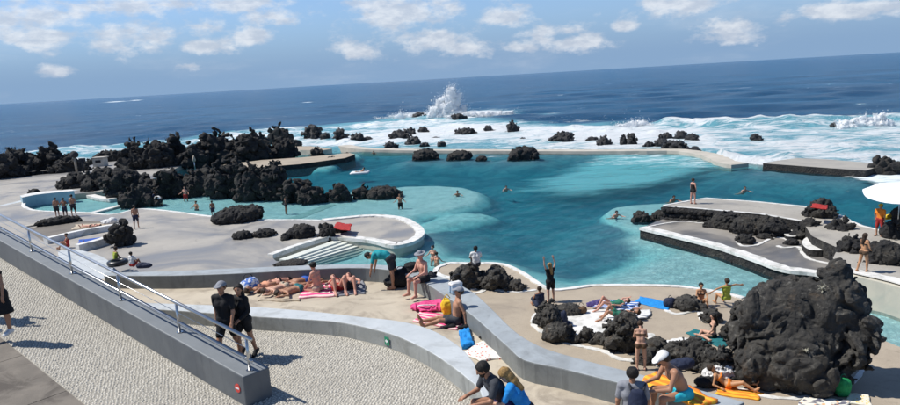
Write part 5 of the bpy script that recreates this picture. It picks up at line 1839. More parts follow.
    def part(name, prims, m, off, clips=(), kk=.02, folds=0.0, vx=None):
        post = (lambda G: folds * fbm(G * 13 + NP[0], 2, NP[0])) if folds else None
        v_, f2 = sdf_mesh(prims, vx or vox, k=kk, off=off, clips=[(np.asarray(p_) + sh_, n_) for p_, n_ in clips], post=post, pad=(folds * 2 if folds else None))
        if len(f2):
            return mesh_obj(name, v_, f2, m, root, smooth_=True)
    up = vox * .25
    for it in clothes:
        kind, colr = it[0], it[1]
        m = CL[colr] if isinstance(colr, str) else colr
        if kind == 'tee':
            part('shirt', cp(['torso', 'chest', 'glute', ('uarm', .68)]), m, .016 + up, [(neckb + C * .055 * k, C), (pel - T * .04, -T)], folds=.008)
        elif kind == 'longsleeve':
            part('shirt', cp(['torso', 'chest', 'uarm', ('farm', .92)]), m, .016 + up, [(neckb + C * .055 * k, C), (pel - T * .03, -T)], folds=.008)
        elif kind == 'tank':
            part('shirt', cp(['torso', 'chest']), m, .012 + up, [(neckb - C * .02, C), (pel - T * .03, -T)], folds=.005)
        elif kind == 'shorts':
            fr = it[2] if len(it) > 2 else .55
            part('shorts', cp(['pelvis', 'glute', ('thigh', fr)]) + cp([('torso', .4)])[:2], m, .018 + up, [(pel + T * .085 * k, T)], folds=.006)
        elif kind == 'briefs':
            part('swim_briefs', cp(['pelvis', 'glute', ('thigh', .06)]), m, .007 + up, [(pel + T * .05 * k, T)])
        elif kind == 'bikini':
            part('bikini_top', cp(['torso', 'chest']), m, .007 + up, [(chest + C * .03 * k, C), (chest - C * .03 * k, -C)])
        elif kind == 'swimsuit':
            part('swimsuit', cp(['pelvis', 'glute', 'torso', 'chest', ('thigh', .05)]), m, .007 + up, [(chest + C * .07 * k, C)])
        elif kind == 'dress':
            kz = it[2] if len(it) > 2 else .5
            hemR, hemL = J['R'][4] + (J['R'][5] - J['R'][4]) * kz * 1.6, J['L'][4] + (J['L'][5] - J['L'][4]) * kz * 1.6
            extra = [('c', J['R'][4] + sh_, hemR + sh_, .11 * k, .135 * k), ('c', J['L'][4] + sh_, hemL + sh_, .11 * k, .135 * k), ('c', pel + sh_, (hemR + hemL) / 2 + sh_, .12 * k, .16 * k)]
            part('dress', cp(['torso', 'chest', 'pelvis', 'glute']) + extra, m, .014 + up, [(neckb - C * .03, C)] + ([((hemR + hemL) / 2, nz_(hemR + hemL - 2 * pel))]), kk=.05, folds=.008)
        elif kind == 'pants':
            part('trousers', cp(['pelvis', 'glute', 'thigh', ('shin', .9)]), m, .014 + up, [(pel + T * .08 * k, T)], folds=.006)
        elif kind == 'shoes':
            for s_ in 'RL':
                part('shoe', cp(['foot' + s_]), m, .008 + up)
        elif kind == 'cap':
            part('cap', [('c', hc + sh_ + HD * .025 * k - HF * .02 * k, hc + sh_ + HD * .02 * k + HF * .012 * k, .1 * k, .096 * k), ('d', hc + sh_ + HD * .052 * k + HF * .11 * k, nz_(HD + HF * .25), .075 * k, .008)], m, .006 + up, [(hc + HD * .035 * k, -HD)], kk=.008)
        elif kind == 'hat':
            part('hat', [('c', hc + sh_ + HD * .04 * k, hc + sh_ + HD * .065 * k, .098 * k, .08 * k), ('d', hc + sh_ + HD * .05 * k, HD, .165 * k, .008)], m, .004 + up, [(hc + HD * .03 * k, -HD)], kk=.012)
        elif kind == 'headwrap':
            part('head_towel', cp(['head']), m, .03, [(hc + HF * .03 * k, nz_(HF * .8 - HD * .6))], folds=.012)
    if hair:
        hm = HAIR[hair[1]]
        hp = [('c', p[2] + sh_, p[3] + sh_, p[4], p[5]) for p in pr if p[0] == 'head'][:1]
        o_ = part('hair', hp, hm, .012 + up, [(hc + HF * .045 * k + HD * .02, nz_(HF * .85 - HD * .62)), (hc - HD * .07 * k, -HD)], folds=.012)
        if hair[0] == 'long':
            bk = hc - HF * .05 * k
            part('hair', [('c', bk + sh_ + HD * .03 * k, neckb - frontC * .075 * k + sh_, .08 * k, .07 * k), ('c', neckb - frontC * .08 * k + sh_, chest - frontC * .12 * k + C * .03 + sh_, .068 * k, .05 * k)], hm, .004, kk=.03, folds=.01)
        elif hair[0] == 'bun':
            part('hair', [('c', hc - HF * .09 * k + HD * .06 * k + sh_, hc - HF * .11 * k + HD * .07 * k + sh_, .045 * k, .04 * k)], hm, .0, folds=.005)
        elif hair[0] == 'beard':
            part('hair', [('c', hc - HD * .05 * k + HF * .035 * k + sh_, hc - HD * .085 * k + HF * .055 * k + sh_, .066 * k, .045 * k)], hm, .006, [(hc - HD * .035 * k, HD)], kk=.01)
    return root


GB = 'bathers around the pools'
# couple on the cobbles
person('man in black t-shirt, black shorts and grey cap walking with a dark-haired woman', 231, 362, ZC, 166, WALK, 1.80, 'm', 'tan', [('tee', 'black'), ('shorts', 'black', .7), ('cap', 'grey'), ('shoes', 'black')], ('short', 'brown'), group='people on the cobbles')
person('dark-haired woman in black walking close behind the man in the grey cap', 247, 358, ZC, 158, WALK2, 1.66, 'f', 'tan', [('longsleeve', 'black'), ('shorts', 'black', .5), ('shoes', 'black')], ('long', 'black'), group='people on the cobbles', turn=20)
pl = at(-4, 333, 4.85)
person('person in a black dress cut off by the left edge on the cobbled ramp', 4, 334, ramp_z(pl[0], pl[1]) + .01, 165, STAND2, 1.74, 'f', 'tan', [('dress', 'black', .62), ('shoes', 'white')], ('long', 'black'), group='people on the cobbles')
pl2 = at(-30, 312, 5.2)
person('person standing just outside the left edge, seen by the shadow on the cobbles', -26, 314, ramp_z(pl2[0], pl2[1]) + .01, -80, PHONE, 1.78, 'm', 'tan', [('tee', 'navy'), ('shorts', 'dark', .7), ('shoes', 'white')], ('short', 'brown'), group='people on the cobbles')
# left terrace
for i, (x, y, yw, lab, ps, cl_) in enumerate([(58, 217.5, 10, 'shirtless man in dark shorts, left of three men by the small pool', STAND, 'dark'), (66, 218, -8, 'shirtless man in dark shorts, middle of three men by the small pool', AKIMBO, 'navy'), (74.5, 216.5, 5, 'taller shirtless man in dark shorts, right of three men by the small pool', STAND2, 'dark')]):
    person(lab, x, y, ZT, yw, ps, (1.72, 1.74, 1.9)[i], 'm', ('tan', 'brown', 'tan')[i], [('shorts', cl_, .75)], ('short', 'black'), group=GB)
person('shirtless man in navy shorts walking alone on the left terrace', 137, 228.5, ZT, 15, WALK, 1.78, 'm', 'tan', [('shorts', 'navy', .7)], ('short', 'black'), group=GB)
person('bather lying on the dark floor of the upper bay', 92, 227.5, ZT, 84, LIEB, 1.7, 'f', 'pink', [('briefs', 'black'), ('bikini', 'black')], ('short', 'brown'), group=GB)
person('bather in red sitting in the lower bay beside one lying down', 68, 248, ZT, 120, KNEESUP, 1.7, 'f', 'tan', [('swimsuit', 'red')], ('short', 'brown'), group=GB)
person('man in blue shorts lying in the lower bay', 95, 244.5, ZT, 84, LIEB, 1.75, 'm', 'tan', [('shorts', 'royal', .6)], ('short', 'black'), group=GB)
person('person in an olive top crouching beside the black ring behind the handrail', 116, 263, 1.0, -40, KNEEL, 1.7, 'f', 'brown', [('tank', 'lime'), ('shorts', 'black', .5)], ('bun', 'brown'), group=GB)
person('child in white top and red shorts sitting behind the handrail', 133, 267.5, 1.0, -20, KNEESUP, 1.5, 'f', 'brown', [('tee', 'white'), ('shorts', 'red', .7)], ('short', 'black'), group=GB)
# left shallows
person('dark-clad bather stooping in the left shallows', 153.5, 205, 0, -60, HEADDOWN, 1.7, 'm', 'brown', [('tee', 'navy'), ('shorts', 'navy', .6)], ('short', 'black'), group=GB, anchor=.55)
person('bather in a white shirt bending over in the left shallows', 161, 205, 0, 60, BENDW, 1.75, 'm', 'tan', [('tee', 'white'), ('shorts', 'dark', .6)], ('short', 'black'), group=GB, anchor=.55)
person('reddish bather in red trunks standing in the shallows by the rock ridge', 186, 200, 0, 170, WADE, 1.8, 'm', 'pink', [('shorts', 'red', .5)], ('short', 'brown'), group=GB, anchor=.5)
person('bather sitting in the shallows with arms out', 196.5, 209, 0, 150, WADE, 1.7, 'm', 'tan', [('shorts', 'dark', .5)], ('short', 'black'), group=GB, anchor=-.05)
person('slim child standing at the pool edge left of the flat-topped boulder', 213.5, 217, ZT, 20, STAND, 1.3, 'm', 'brown', [('shorts', 'navy', .7)], ('short', 'black'), group=GB)
person('dark slender bather walking in the turquoise shallows', 286.5, 213, 0, -70, STAND2, 1.7, 'f', 'brown', [('swimsuit', 'dark')], ('short', 'black'), group=GB, anchor=.72)
person('bather leaning on the boulders in the shallows', 364.5, 197, 0, 170, WADE, 1.7, 'f', 'pink', [('bikini', 'dark')], ('short', 'brown'), group=GB, anchor=.1)
person('bather in black wading towards the paddle-shaped platform', 400.5, 207.5, 0, 175, WADE, 1.75, 'm', 'tan', [('shorts', 'black', .5)], ('short', 'brown'), group=GB, anchor=.35)
person('swimmer with both arms spread over pale shallows', 457.5, 194.5, 0, 180, SWIM, 1.75, 'm', 'tan', [], ('short', 'black'), group=GB, anchor=-.17)
person('swimmer alone in the dark middle of the lagoon', 505.5, 189.5, 0, 185, SWIM, 1.7, 'm', 'light', [], ('short', 'black'), group=GB, anchor=-.17)
person('bather in the water with dark hair up, left of two below the steps', 433.5, 261, 0, 150, WADE, 1.65, 'f', 'light', [('bikini', 'peach')], ('bun', 'black'), group=GB, anchor=.15)
person('bather in a pale pink swimsuit low in the water, right of two below the steps', 437, 262.5, 0, -30, WADE, 1.6, 'f', 'pink', [('swimsuit', 'peach')], ('bun', 'brown'), group=GB, anchor=-.12)
person('swimmer beside the right platform rocks in pale water', 614, 215.5, 0, 190, SWIM, 1.75, 'm', 'pink', [], ('short', 'black'), group=GB, anchor=-.17)
person('swimmer behind the corner of the upper right platform', 672, 200, 0, 180, SWIM, 1.75, 'm', 'tan', [], ('short', 'black'), group=GB, anchor=-.17)
person('swimmer in deep blue water beyond the upper right platform', 742.5, 191, 0, 180, SWIM, 1.75, 'm', 'light', [], ('short', 'brown'), group=GB, anchor=-.17)
person('tiny swimmer near the tip of the far left slab', 374, 153.5, 0, 180, SWIM, 1.75, 'm', 'tan', [], ('short', 'black'), group=GB, anchor=-.17)
person('person lying on the white float in the far lagoon', 360, 173.5, 0, 100, RECLINE, 1.7, 'm', 'tan', [('shorts', 'dark', .5)], ('short', 'black'), group=GB, anchor='seat')
# sunbathers on the deck
GD = 'sunbathers on the deck'
person('sunbather in an orange swimsuit lying first in the row on the deck', 267, 289, ZD, -42, LIEB, 1.68, 'f', 'tan', [('swimsuit', 'peach')], ('short', 'brown'), group=GD)
person('sunbather lying face down second in the row on the deck', 284, 290, ZD, 138, LIEF, 1.68, 'f', 'light', [('briefs', 'beige')], ('bun', 'brown'), group=GD)
person('sunbather in teal bikini lying third in the row next to the sitting woman', 298, 292, ZD, 136, LIEF, 1.72, 'f', 'tan', [('briefs', 'tealdk')], ('short', 'brown'), group=GD)
person('sunbather in black lying on her back behind the second of the row', 288, 283, ZD, -46, LIEB, 1.68, 'f', 'pink', [('briefs', 'black'), ('bikini', 'black')], ('short', 'blond'), group=GD)
person('sunbather in royal blue lying farthest back beside the kneeling woman', 306, 284, ZD, -48, LIEB, 1.74, 'm', 'tan', [('shorts', 'royal', .45)], ('short', 'black'), group=GD)
person('bare-backed woman with dark hair up sitting on her heels among the sunbathers', 318, 292, ZD, 60, KNEEL, 1.7, 'f', 'pink', [('briefs', 'beige')], ('bun', 'black'), group=GD)
person('sunbather with raised knees on the pink towel', 338, 291, ZD, -160, LIEB3, 1.7, 'f', 'pink', [('bikini', 'red'), ('briefs', 'red')], ('short', 'brown'), group=GD)
person('sunbather with raised knees at the right end of the row', 350, 289.5, ZD, -170, LIEB3, 1.7, 'm', 'pink', [('shorts', 'dark', .4)], ('short', 'black'), group=GD)
person('man in a teal t-shirt bending down by the dark bags', 392, 288, ZD, 80, BEND, 1.78, 'm', 'tan', [('tee', 'teal'), ('shorts', 'dark', .6)], ('short', 'black'), group=GD)
person('person in a sun hat sitting on the deck parapet', 424, 281, ZPT, 128, SITEDGE, 1.72, 'm', 'pink', [('shorts', 'black', .5), ('hat', 'grey')], ('short', 'grey'), group=GD, anchor='seat')
person('shirtless man in a cap sitting with legs stretched out beside the pink bag', 456, 324, ZD, 97, LONGSIT, 1.8, 'm', 'tan', [('shorts', 'charcoal', .55), ('cap', 'grey')], ('short', 'brown'), group=GD)
person('bearded man in a dark polo shirt sitting hunched on the pale wall', 503, 408, ZPW, 112, HUNCH, 1.82, 'm', 'tan', [('tee', 'charcoal'), ('shorts', 'purple', .9)], ('beard', 'black'), group=GD, anchor='seat', turn=-15)
person('blond woman in a bright blue top sitting beside the bearded man', 525, 417, ZPW - .05, 70, HUNCH, 1.68, 'f', 'light', [('tee', 'blue'), ('shorts', 'navy', .6)], ('long', 'blond'), group=GD, anchor='seat')
person('dark-haired man in a grey t-shirt with a backpack standing at the bottom edge', 633, 462, ZD - .55, -14, STAND, 1.76, 'm', 'tan', [('tee', 'grey'), ('shorts', 'navy', .7)], ('short', 'black'), group=GD)
person('muscular man in turquoise trunks sitting on the yellow towel', 682, 398, ZPT + .02, 96, HUNCH, 1.85, 'm', 'tan', [('shorts', 'aqua', .42), ('cap', 'white')], ('short', 'brown'), group=GD, anchor='seat')
# near terrace
GN = 'people on the near terrace'
person('man in a white shirt sitting on the rock looking at the lagoon', 476.5, 268, ZT + 1.0, 5, KNEESUP, 1.78, 'm', 'brown', [('tee', 'white'), ('shorts', 'dark', .7)], ('short', 'black'), group=GN)
person('woman in black standing with both arms raised at the water edge', 551, 302, ZT, 25, ARMSUP, 1.74, 'f', 'light', [('longsleeve', 'black'), ('shorts', 'black', .6)], ('long', 'blond'), group=GN)
person('woman in a dark blue dress sitting beside the woman with raised arms', 540, 309, ZT, 10, KNEESUP, 1.68, 'f', 'tan', [('dress', 'navy', .55)], ('bun', 'brown'), group=GN)
person('sunbather in a green top lying back on the white floor, farther of two', 612, 309, ZT + .04, 96, LIEB2, 1.68, 'f', 'pink', [('tank', 'green'), ('briefs', 'green')], ('short', 'brown'), group=GN)
person('sunbather in dark green shorts lying with knees up on the white floor, nearer of two', 619, 320, ZT + .04, 84, LIEB2, 1.8, 'm', 'tan', [('shorts', 'green', .45)], ('short', 'brown'), group=GN)
person('woman in a bikini standing with her head bowed by the tall black rock', 641, 370, ZT, -12, HEADDOWN, 1.66, 'f', 'light', [('briefs', 'brownc'), ('bikini', 'brownc')], ('bun', 'brown'), group=GN)
person('black-haired woman in a bikini sitting on the teal towel', 713, 337.5, ZT, 75, SIDESIT, 1.68, 'f', 'light', [('bikini', 'black'), ('briefs', 'black')], ('long', 'black'), group=GN)
person('dark-haired sunbather half hidden behind the low black rock', 701, 306, ZT, 170, KNEESUP, 1.65, 'f', 'gold', [('bikini', 'black')], ('short', 'black'), group=GN)
person('woman in a yellow-green top reaching out sideways by the giant rock', 726, 307, ZT, 8, REACH, 1.68, 'f', 'gold', [('tank', 'lime'), ('briefs', 'lime')], ('bun', 'brown'), group=GN)
person('golden-skinned woman sunbathing face up against a white towel by the giant rock', 728, 388, ZT + .02, -112, RECLINE, 1.66, 'f', 'gold', [('briefs', 'orange'), ('bikini', 'orange')], ('short', 'brown'), group=GN)
# right
person('woman in a black swimsuit standing on the upper right platform', 693, 204, ZR, -60, STAND2, 1.68, 'f', 'pink', [('swimsuit', 'black')], ('bun', 'brown'), group=GB)
person('tanned woman in a dark bikini walking past the rocks at right', 863, 272.5, ZR, -78, WALK2, 1.66, 'f', 'gold', [('bikini', 'black'), ('briefs', 'brownc')], ('long', 'brown'), group=GB)
person('lifeguard in an orange shirt and yellow cap under the white parasol', 879, 236, ZR, 120, STAND2, 1.62, 'm', 'tan', [('tee', 'orange'), ('shorts', 'red', .9), ('cap', 'yellow')], ('short', 'brown'), group=GB)

# ------------------------------------------------------------------ towels, bags and other belongings
def pattern(name, c1, c2, kind='stripe', scale=6.0, c3=None):
    m, n, l, out = new_mat(name)
    p = n.new('ShaderNodeBsdfPrincipled')
    l.new(p.outputs[0], out.inputs[0])
    p.inputs['Roughness'].default_value = 0.9
    uv = n.new('ShaderNodeAttribute')
    uv.attribute_name = 'uvp'
    if kind == 'stripe':
        sx = n.new('ShaderNodeSeparateXYZ')
        l.new(uv.outputs['Vector'], sx.inputs[0])
        v = math_node(n, l, 'SINE', math_node(n, l, 'MULTIPLY', sx.outputs[1], scale * 6.28))
        f = smooth(n, l, v, -0.15, 0.15)
    else:
        v = n.new('ShaderNodeTexVoronoi')
        v.inputs['Scale'].default_value = scale
        l.new(uv.outputs['Vector'], v.inputs['Vector'])
        f = smooth(n, l, v.outputs['Distance'], 0.22, 0.34)
    c = mixcol(n, l, f, c1, c2)
    if c3:
        c = mixcol(n, l, smooth(n, l, noise(n, l, scale * .7, 3, .5, uv.outputs['Vector']), .5, .56), c, c3)
    l.new(c, p.inputs['Base Color'])
    g = n.new('ShaderNodeNewGeometry')
    l.new(bump(n, l, noise(n, l, 60, 3, .6, g.outputs['Position']), .3, .01), p.inputs['Normal'])
    return m


def towel(label, corners, z, m, wr=0.02, seed=1, name='towel', group='towels', th=0.012, cat='towel'):
    c = [at(x, y, z) for x, y in corners]
    base = sum(c) / 4
    nu, nv = 22, 14
    r = np.random.default_rng(seed)
    U_, V_ = np.meshgrid(np.linspace(0, 1, nu), np.linspace(0, 1, nv), indexing='ij')
    U_, V_ = U_.ravel(), V_.ravel()
    wob = 0.025
    Uw = U_ + wob * np.sin(V_ * 7 + seed)
    Vw = V_ + wob * np.sin(U_ * 9 + seed * 2)
    Pp = (1 - Uw)[:, None] * ((1 - Vw)[:, None] * c[0] + Vw[:, None] * c[3]) + Uw[:, None] * ((1 - Vw)[:, None] * c[1] + Vw[:, None] * c[2]) - base
    h = wr * (0.6 + 0.9 * fbm(np.stack([Pp[:, 0] * 4, Pp[:, 1] * 4, np.full(len(Pp), seed * 3.3)], 1), 3, seed, ridged=True))
    h = np.maximum(h, 0) + 0.004
    top = Pp.copy()
    top[:, 2] = h + th
    bot = Pp.copy()
    bot[:, 2] = 0.002
    n = len(Pp)
    ii = np.arange(n).reshape(nu, nv)
    t = np.stack([ii[:-1, :-1].ravel(), ii[1:, :-1].ravel(), ii[1:, 1:].ravel(), ii[:-1, 1:].ravel()], 1)
    rim = np.concatenate([ii[:, 0], ii[-1, 1:], ii[-2::-1, -1], ii[0, -2:0:-1]])
    side = np.stack([rim, rim + n, np.roll(rim, -1) + n, np.roll(rim, -1)], 1)
    o = mesh_obj(name, np.concatenate([top, bot]), np.concatenate([t, t[:, ::-1] + n, side]), m, None, smooth_=True, loc=base)
    a = o.data.attributes.new('uvp', 'FLOAT_VECTOR', 'POINT')
    uvv = np.zeros((2 * n, 3), np.float32)
    uvv[:, 0] = np.tile(U_, 2)
    uvv[:, 1] = np.tile(V_, 2)
    a.data.foreach_set('vector', uvv.ravel())
    bm = bmesh.new()
    bm.from_mesh(o.data)
    bmesh.ops.recalc_face_normals(bm, faces=bm.faces[:])
    bm.to_mesh(o.data)
    bm.free()
    tag(o, label, cat, group)
    return o


PINKPAT = pattern('pink_stripe', (0.72, .06, .22), (.75, .55, .52), 'stripe', 4)
DOTS = pattern('red_dots', (0.6, .12, .1), (.74, .72, .66), 'dot', 9)
MULTI = pattern('multi_pattern', (0.75, .35, .12), (.72, .7, .62), 'dot', 6, (.12, .12, .16))
STRIPEO = pattern('orange_stripe', (0.8, .22, .02), (.78, .42, .03), 'stripe', 3)
BLUEW = pattern('blue_white', (0.05, .16, .5), (.7, .72, .74), 'stripe', 5)

towel('pink and white striped towel under the sitting woman on the deck', [(298, 299), (334, 297), (344, 284), (310, 286)], ZD, PINKPAT, .03, 2)
towel('pale towel under the first sunbathers on the deck', [(258, 301), (300, 302), (305, 281), (275, 281)], ZD, CL['beige'], .02, 3)
towel('grey towel under the pair with raised knees', [(330, 297), (366, 294), (364, 281), (334, 283)], ZD, CL['grey'], .02, 4)
towel('pink and white towel under the man with stretched legs', [(414, 322), (458, 331), (464, 320), (422, 312)], ZD, PINKPAT, .02, 5)
towel('crumpled bright blue towel on the deck by the parapet', [(459, 335), (462, 350), (474, 347), (468, 328)], ZD, CL['blue'], .09, 6)
towel('white towel with red spots on the deck', [(462, 354), (480, 362), (504, 359), (483, 342)], ZD, DOTS, .03, 7)
towel('yellow and orange towel on the parapet under the man in turquoise trunks', [(640, 384), (700, 410), (717, 402), (655, 374)], ZPT, STRIPEO, .05, 8)
towel('bright blue towel beside the low black rock', [(635, 303), (668, 311), (675, 304), (640, 297)], ZT, CL['blue'], .02, 9)
towel('teal towel under the black-haired woman', [(686, 334), (724, 350), (730, 341), (694, 330)], ZT, CL['tealdk'], .03, 10)
towel('white towel under the nearer sunbather on the white floor', [(604, 322), (648, 318), (652, 310), (610, 313)], ZT + .05, CL['white'], .02, 11)
towel('lilac towel under the farther sunbather on the white floor', [(592, 308), (636, 312), (640, 303), (600, 300)], ZT + .05, BLUEW, .03, 12)
towel('orange towel under the golden-skinned woman', [(714, 395), (758, 401), (763, 394), (722, 386)], ZT, STRIPEO, .03, 13)
towel('patterned orange and white towel before the giant rock', [(796, 409), (842, 416), (850, 402), (804, 398)], ZT, MULTI, .04, 14)
towel('yellow patterned towel right of the green bag', [(846, 404), (872, 407), (868, 396), (848, 394)], ZT, pattern('yellow_pattern', (.7, .5, .05), (.7, .66, .55), 'dot', 7), .03, 15)
towel('pale towel under the lying bather of the upper bay', [(72, 230), (118, 226), (118, 222), (76, 225)], ZT + .01, CL['beige'], .02, 16)
towel('blue towel under the man of the lower bay', [(76, 246), (116, 241), (118, 236), (80, 240)], ZT, CL['royal'], .02, 17)
towel('red towel draped on the platform edge rock', [(811, 208), (827, 210), (828, 206.5), (813, 204.5)], ZR + .9, CL['red'], .05, 18, th=.014)
towel('red towel on the low rock of the paddle-shaped platform', [(333, 229), (350, 231), (352, 225), (337, 223)], ZT + .5, CL['red'], .05, 19, th=.014)


def soft(name, label, px, py, z, prims, m, cat, group=None, folds=.02, vox=.025, rz=0, k=.05):
    P = at(px, py, z)
    root = empty(name, P, rz)
    tag(root, label, cat, group)
    sd = abs(hash(label)) % 97 if False else len(label)
    V, F = sdf_mesh([('e', np.array(p[:3]), p[3:6]) for p in prims], vox, k=k, clips=[((0, 0, .0), (0, 0, -1))], post=lambda G: -folds * fbm(G * 7 + sd, 3, sd, ridged=True), pad=folds * 1.5)
    mesh_obj('body', V, F, m, root, smooth_=True)
    return root


def strap(root, pts, r_=.012, m=None, name='strap'):
    return tube_obj(name, [np.array(p) for p in catmull(pts, 4)], r_, m or CL['dark'], root, 6)


GBAG = 'bags and belongings'
b = soft('bag', 'blue and white beach bag at the left end of the sunbathers', 250, 292, ZD, [(0, 0, .18, .3, .2, .24), (.1, 0, .3, .2, .15, .18)], mat('bag_blue_white', (.04, .14, .5), (.62, .66, .72), 9, .7, lo=.48, hi=.52), 'bag', GBAG)
strap(b, [(-.15, 0, .38), (-.1, 0, .56), (.08, 0, .58), (.15, 0, .42)])
b = soft('clothes_pile', 'heap of pale clothes behind the sunbathers', 303, 278.5, ZD, [(0, 0, .15, .55, .25, .2), (.25, .05, .22, .3, .2, .2), (-.3, 0, .16, .3, .2, .16)], CL['beige'], 'clothes', GBAG, .05)
b = soft('bag', 'large black bag left of the person in the sun hat', 403, 286, ZD, [(0, 0, .25, .42, .3, .28), (.3, .05, .42, .3, .22, .3), (-.25, 0, .16, .3, .25, .16)], CL['black'], 'bag', GBAG, .04)
strap(b, [(-.2, -.2, .4), (-.1, -.25, .68), (.12, -.25, .68), (.2, -.2, .5)])
b = soft('backpack', 'dark backpack standing right of the person in the sun hat', 432, 291, ZD, [(0, 0, .28, .2, .17, .3), (0, -.12, .18, .15, .1, .16)], CL['dark'], 'backpack', GBAG, .02)
strap(b, [(-.08, -.1, .55), (0, -.12, .66), (.08, -.1, .55)])
b = soft('bag', 'bright pink and white beach bag lying by the man in the cap', 434, 309, ZD, [(0, 0, .08, .45, .26, .1), (-.25, 0, .1, .3, .2, .09), (.22, .05, .12, .22, .2, .11)], CL['pink'], 'bag', GBAG, .04)
strap(b, [(-.45, -.05, .1), (-.35, -.22, .2), (-.1, -.24, .2), (.1, -.18, .16)], .02, CL['white'])
b = soft('bag', 'yellow bag tucked behind the man in the cap', 448, 314, ZD, [(0, 0, .2, .17, .14, .24)], CL['yellow'], 'bag', GBAG, .03)
strap(b, [(-.1, 0, .4), (0, 0, .55), (.1, 0, .4)], .012, CL['yellow'])
b = empty('cool_bag', at(456, 293, ZPT), .5)
tag(b, 'pale blue and white cool bag on the parapet behind the man in the cap', 'bag', GBAG)
V, F = sdf_mesh([('c', np.array([sx * .13, sy * .07, .05]), np.array([sx * .12, sy * .065, .24]), .05, .05) for sx in (-1, 0, 1) for sy in (-1, 1)], .016, .05)
mesh_obj('body', V, F, mat('cool_bag_blue', (.42, .55, .66), (.36, .48, .6), 3, .6), b, True)
V, F = sdf_mesh([('c', np.array([-.13, 0, .27]), np.array([.13, 0, .27]), .05, .05), ('c', np.array([-.13, .07, .27]), np.array([.13, .07, .27]), .05, .05), ('c', np.array([-.13, -.07, .27]), np.array([.13, -.07, .27]), .05, .05)], .016, .04)
mesh_obj('lid', V, F, CL['white'], b, True)
strap(b, [(-.18, 0, .36), (-.05, 0, .5), (.15, 0, .5), (.2, 0, .36)], .014, CL['dark'])
for i, (x, y, lab) in enumerate([(449, 328.5, 'black flip-flop near the legs of the man in the cap'), (485, 339, 'small black pouch by the parapet'), (463, 329, 'dark shoe beside the crumpled blue towel')]):
    b = soft('shoe', lab, x, y, ZD, [(0, 0, .05, .15, .06, .05), (.1, 0, .06, .06, .05, .05)], CL['black'], 'shoe', GBAG, .005, .015)
    strap(b, [(-.05, -.04, .08), (0, 0, .12), (.05, .04, .08)], .01)
b = soft('bag', 'dark red bag by the rock near the lying pair', 581, 314, ZT, [(0, 0, .12, .2, .14, .15), (.1, 0, .2, .14, .12, .12)], CL['brownc'], 'bag', GBAG, .03)
strap(b, [(-.1, 0, .32), (0, 0, .5), (.15, 0, .36)])
b = soft('clothes_pile', 'purple clothes heaped behind the lying pair', 595, 306, ZT, [(0, 0, .08, .3, .16, .11), (.18, 0, .12, .16, .14, .14)], CL['purple'], 'clothes', GBAG, .05)
b = soft('clothes_pile', 'dark clothes hanging over the rock at the white floor', 564, 327, ZT, [(0, 0, .3, .14, .12, .34), (.1, 0, .1, .2, .14, .1)], CL['navy'], 'clothes', GBAG, .03)
b = soft('bag', 'dark blue bag at the end of the bright blue towel', 670, 307, ZT, [(0, 0, .18, .26, .2, .22)], CL['navy'], 'bag', GBAG, .03)
strap(b, [(-.1, 0, .36), (0, 0, .5), (.1, 0, .36)])
b = soft('bag', 'dark green bag standing in front of the giant rock', 842, 396, ZT, [(0, 0, .26, .22, .18, .28), (0, -.02, .4, .2, .16, .16)], CL['lgreen'], 'bag', GBAG, .03)
strap(b, [(-.1, 0, .5), (-.04, 0, .66), (.06, 0, .66), (.1, 0, .5)], .014, CL['green'])
b = soft('bag', 'black bag beside the golden-skinned woman', 708, 386, ZT, [(0, 0, .12, .36, .22, .16), (-.2, 0, .16, .2, .16, .14)], CL['black'], 'bag', GBAG, .03)
strap(b, [(-.1, 0, .24), (0, -.1, .32), (.12, 0, .24)])
b = soft('crumpled_towel', 'crumpled white towel behind the head of the golden-skinned woman', 723, 381, ZT, [(0, 0, .22, .55, .25, .3), (-.3, 0, .2, .3, .2, .25), (.25, .05, .26, .3, .2, .26)], CL['white'], 'towel', 'towels', .07)
b = soft('backpack', 'dark backpack worn by the grey-shirted man at the bottom edge', 634, 463, 3.95, [(0, 0, .3, .16, .09, .25), (0, -.07, .2, .12, .06, .14)], CL['navy'], 'backpack', GBAG, .008, .016)
bp_ = at(633, 462, ZD - .55)
b.location = (bp_[0] + .03, bp_[1] - .2, ZD - .55 + .93)
b.rotation_euler = (0, 0, R_(-14))
for sx in (-1, 1):
    strap(b, [(sx * .1, .04, .5), (sx * .13, .12, .56), (sx * .14, .22, .54), (sx * .14, .3, .44)], .018)
b = soft('bag', 'dark bags lying beside the child in red shorts', 142, 268, 1.0, [(0, 0, .14, .3, .2, .17), (.3, 0, .12, .25, .2, .13)], CL['navy'], 'bag', GBAG, .03)
b = soft('bag', 'dark blue bag on the low rock at the foot of the tall rock', 681, 368, ZT + .7, [(0, 0, .12, .34, .2, .16), (.2, 0, .16, .2, .16, .14)], CL['navy'], 'bag', GBAG, .03)
b = soft('clothes_pile', 'small heap of dark clothes at the end of the bay with the lying bather', 108, 224, ZT, [(0, 0, .15, .5, .3, .2), (.4, 0, .25, .3, .25, .25)], CL['white'], 'clothes', GBAG, .05, .04)

# black swim ring
P = at(118, 265, 1.0)
ang = np.linspace(0, 2 * math.pi, 29)[:-1]
V, Fc = [], []
for i, a in enumerate(ang):
    for j in range(10):
        q = 2 * math.pi * j / 10
        V.append(((.42 + .15 * math.cos(q)) * math.cos(a), (.42 + .15 * math.cos(q)) * math.sin(a), .15 + .15 * math.sin(q)))
for i in range(28):
    for j in range(10):
        Fc.append((i * 10 + j, ((i + 1) % 28) * 10 + j, ((i + 1) % 28) * 10 + (j + 1) % 10, i * 10 + (j + 1) % 10))
o = mesh_obj('swim_ring', V, Fc, mat('black_rubber', (.015, .015, .016), None, 5, .35), None, True, P)
tag(o, 'black inflated ring lying behind the handrail', 'swim ring')
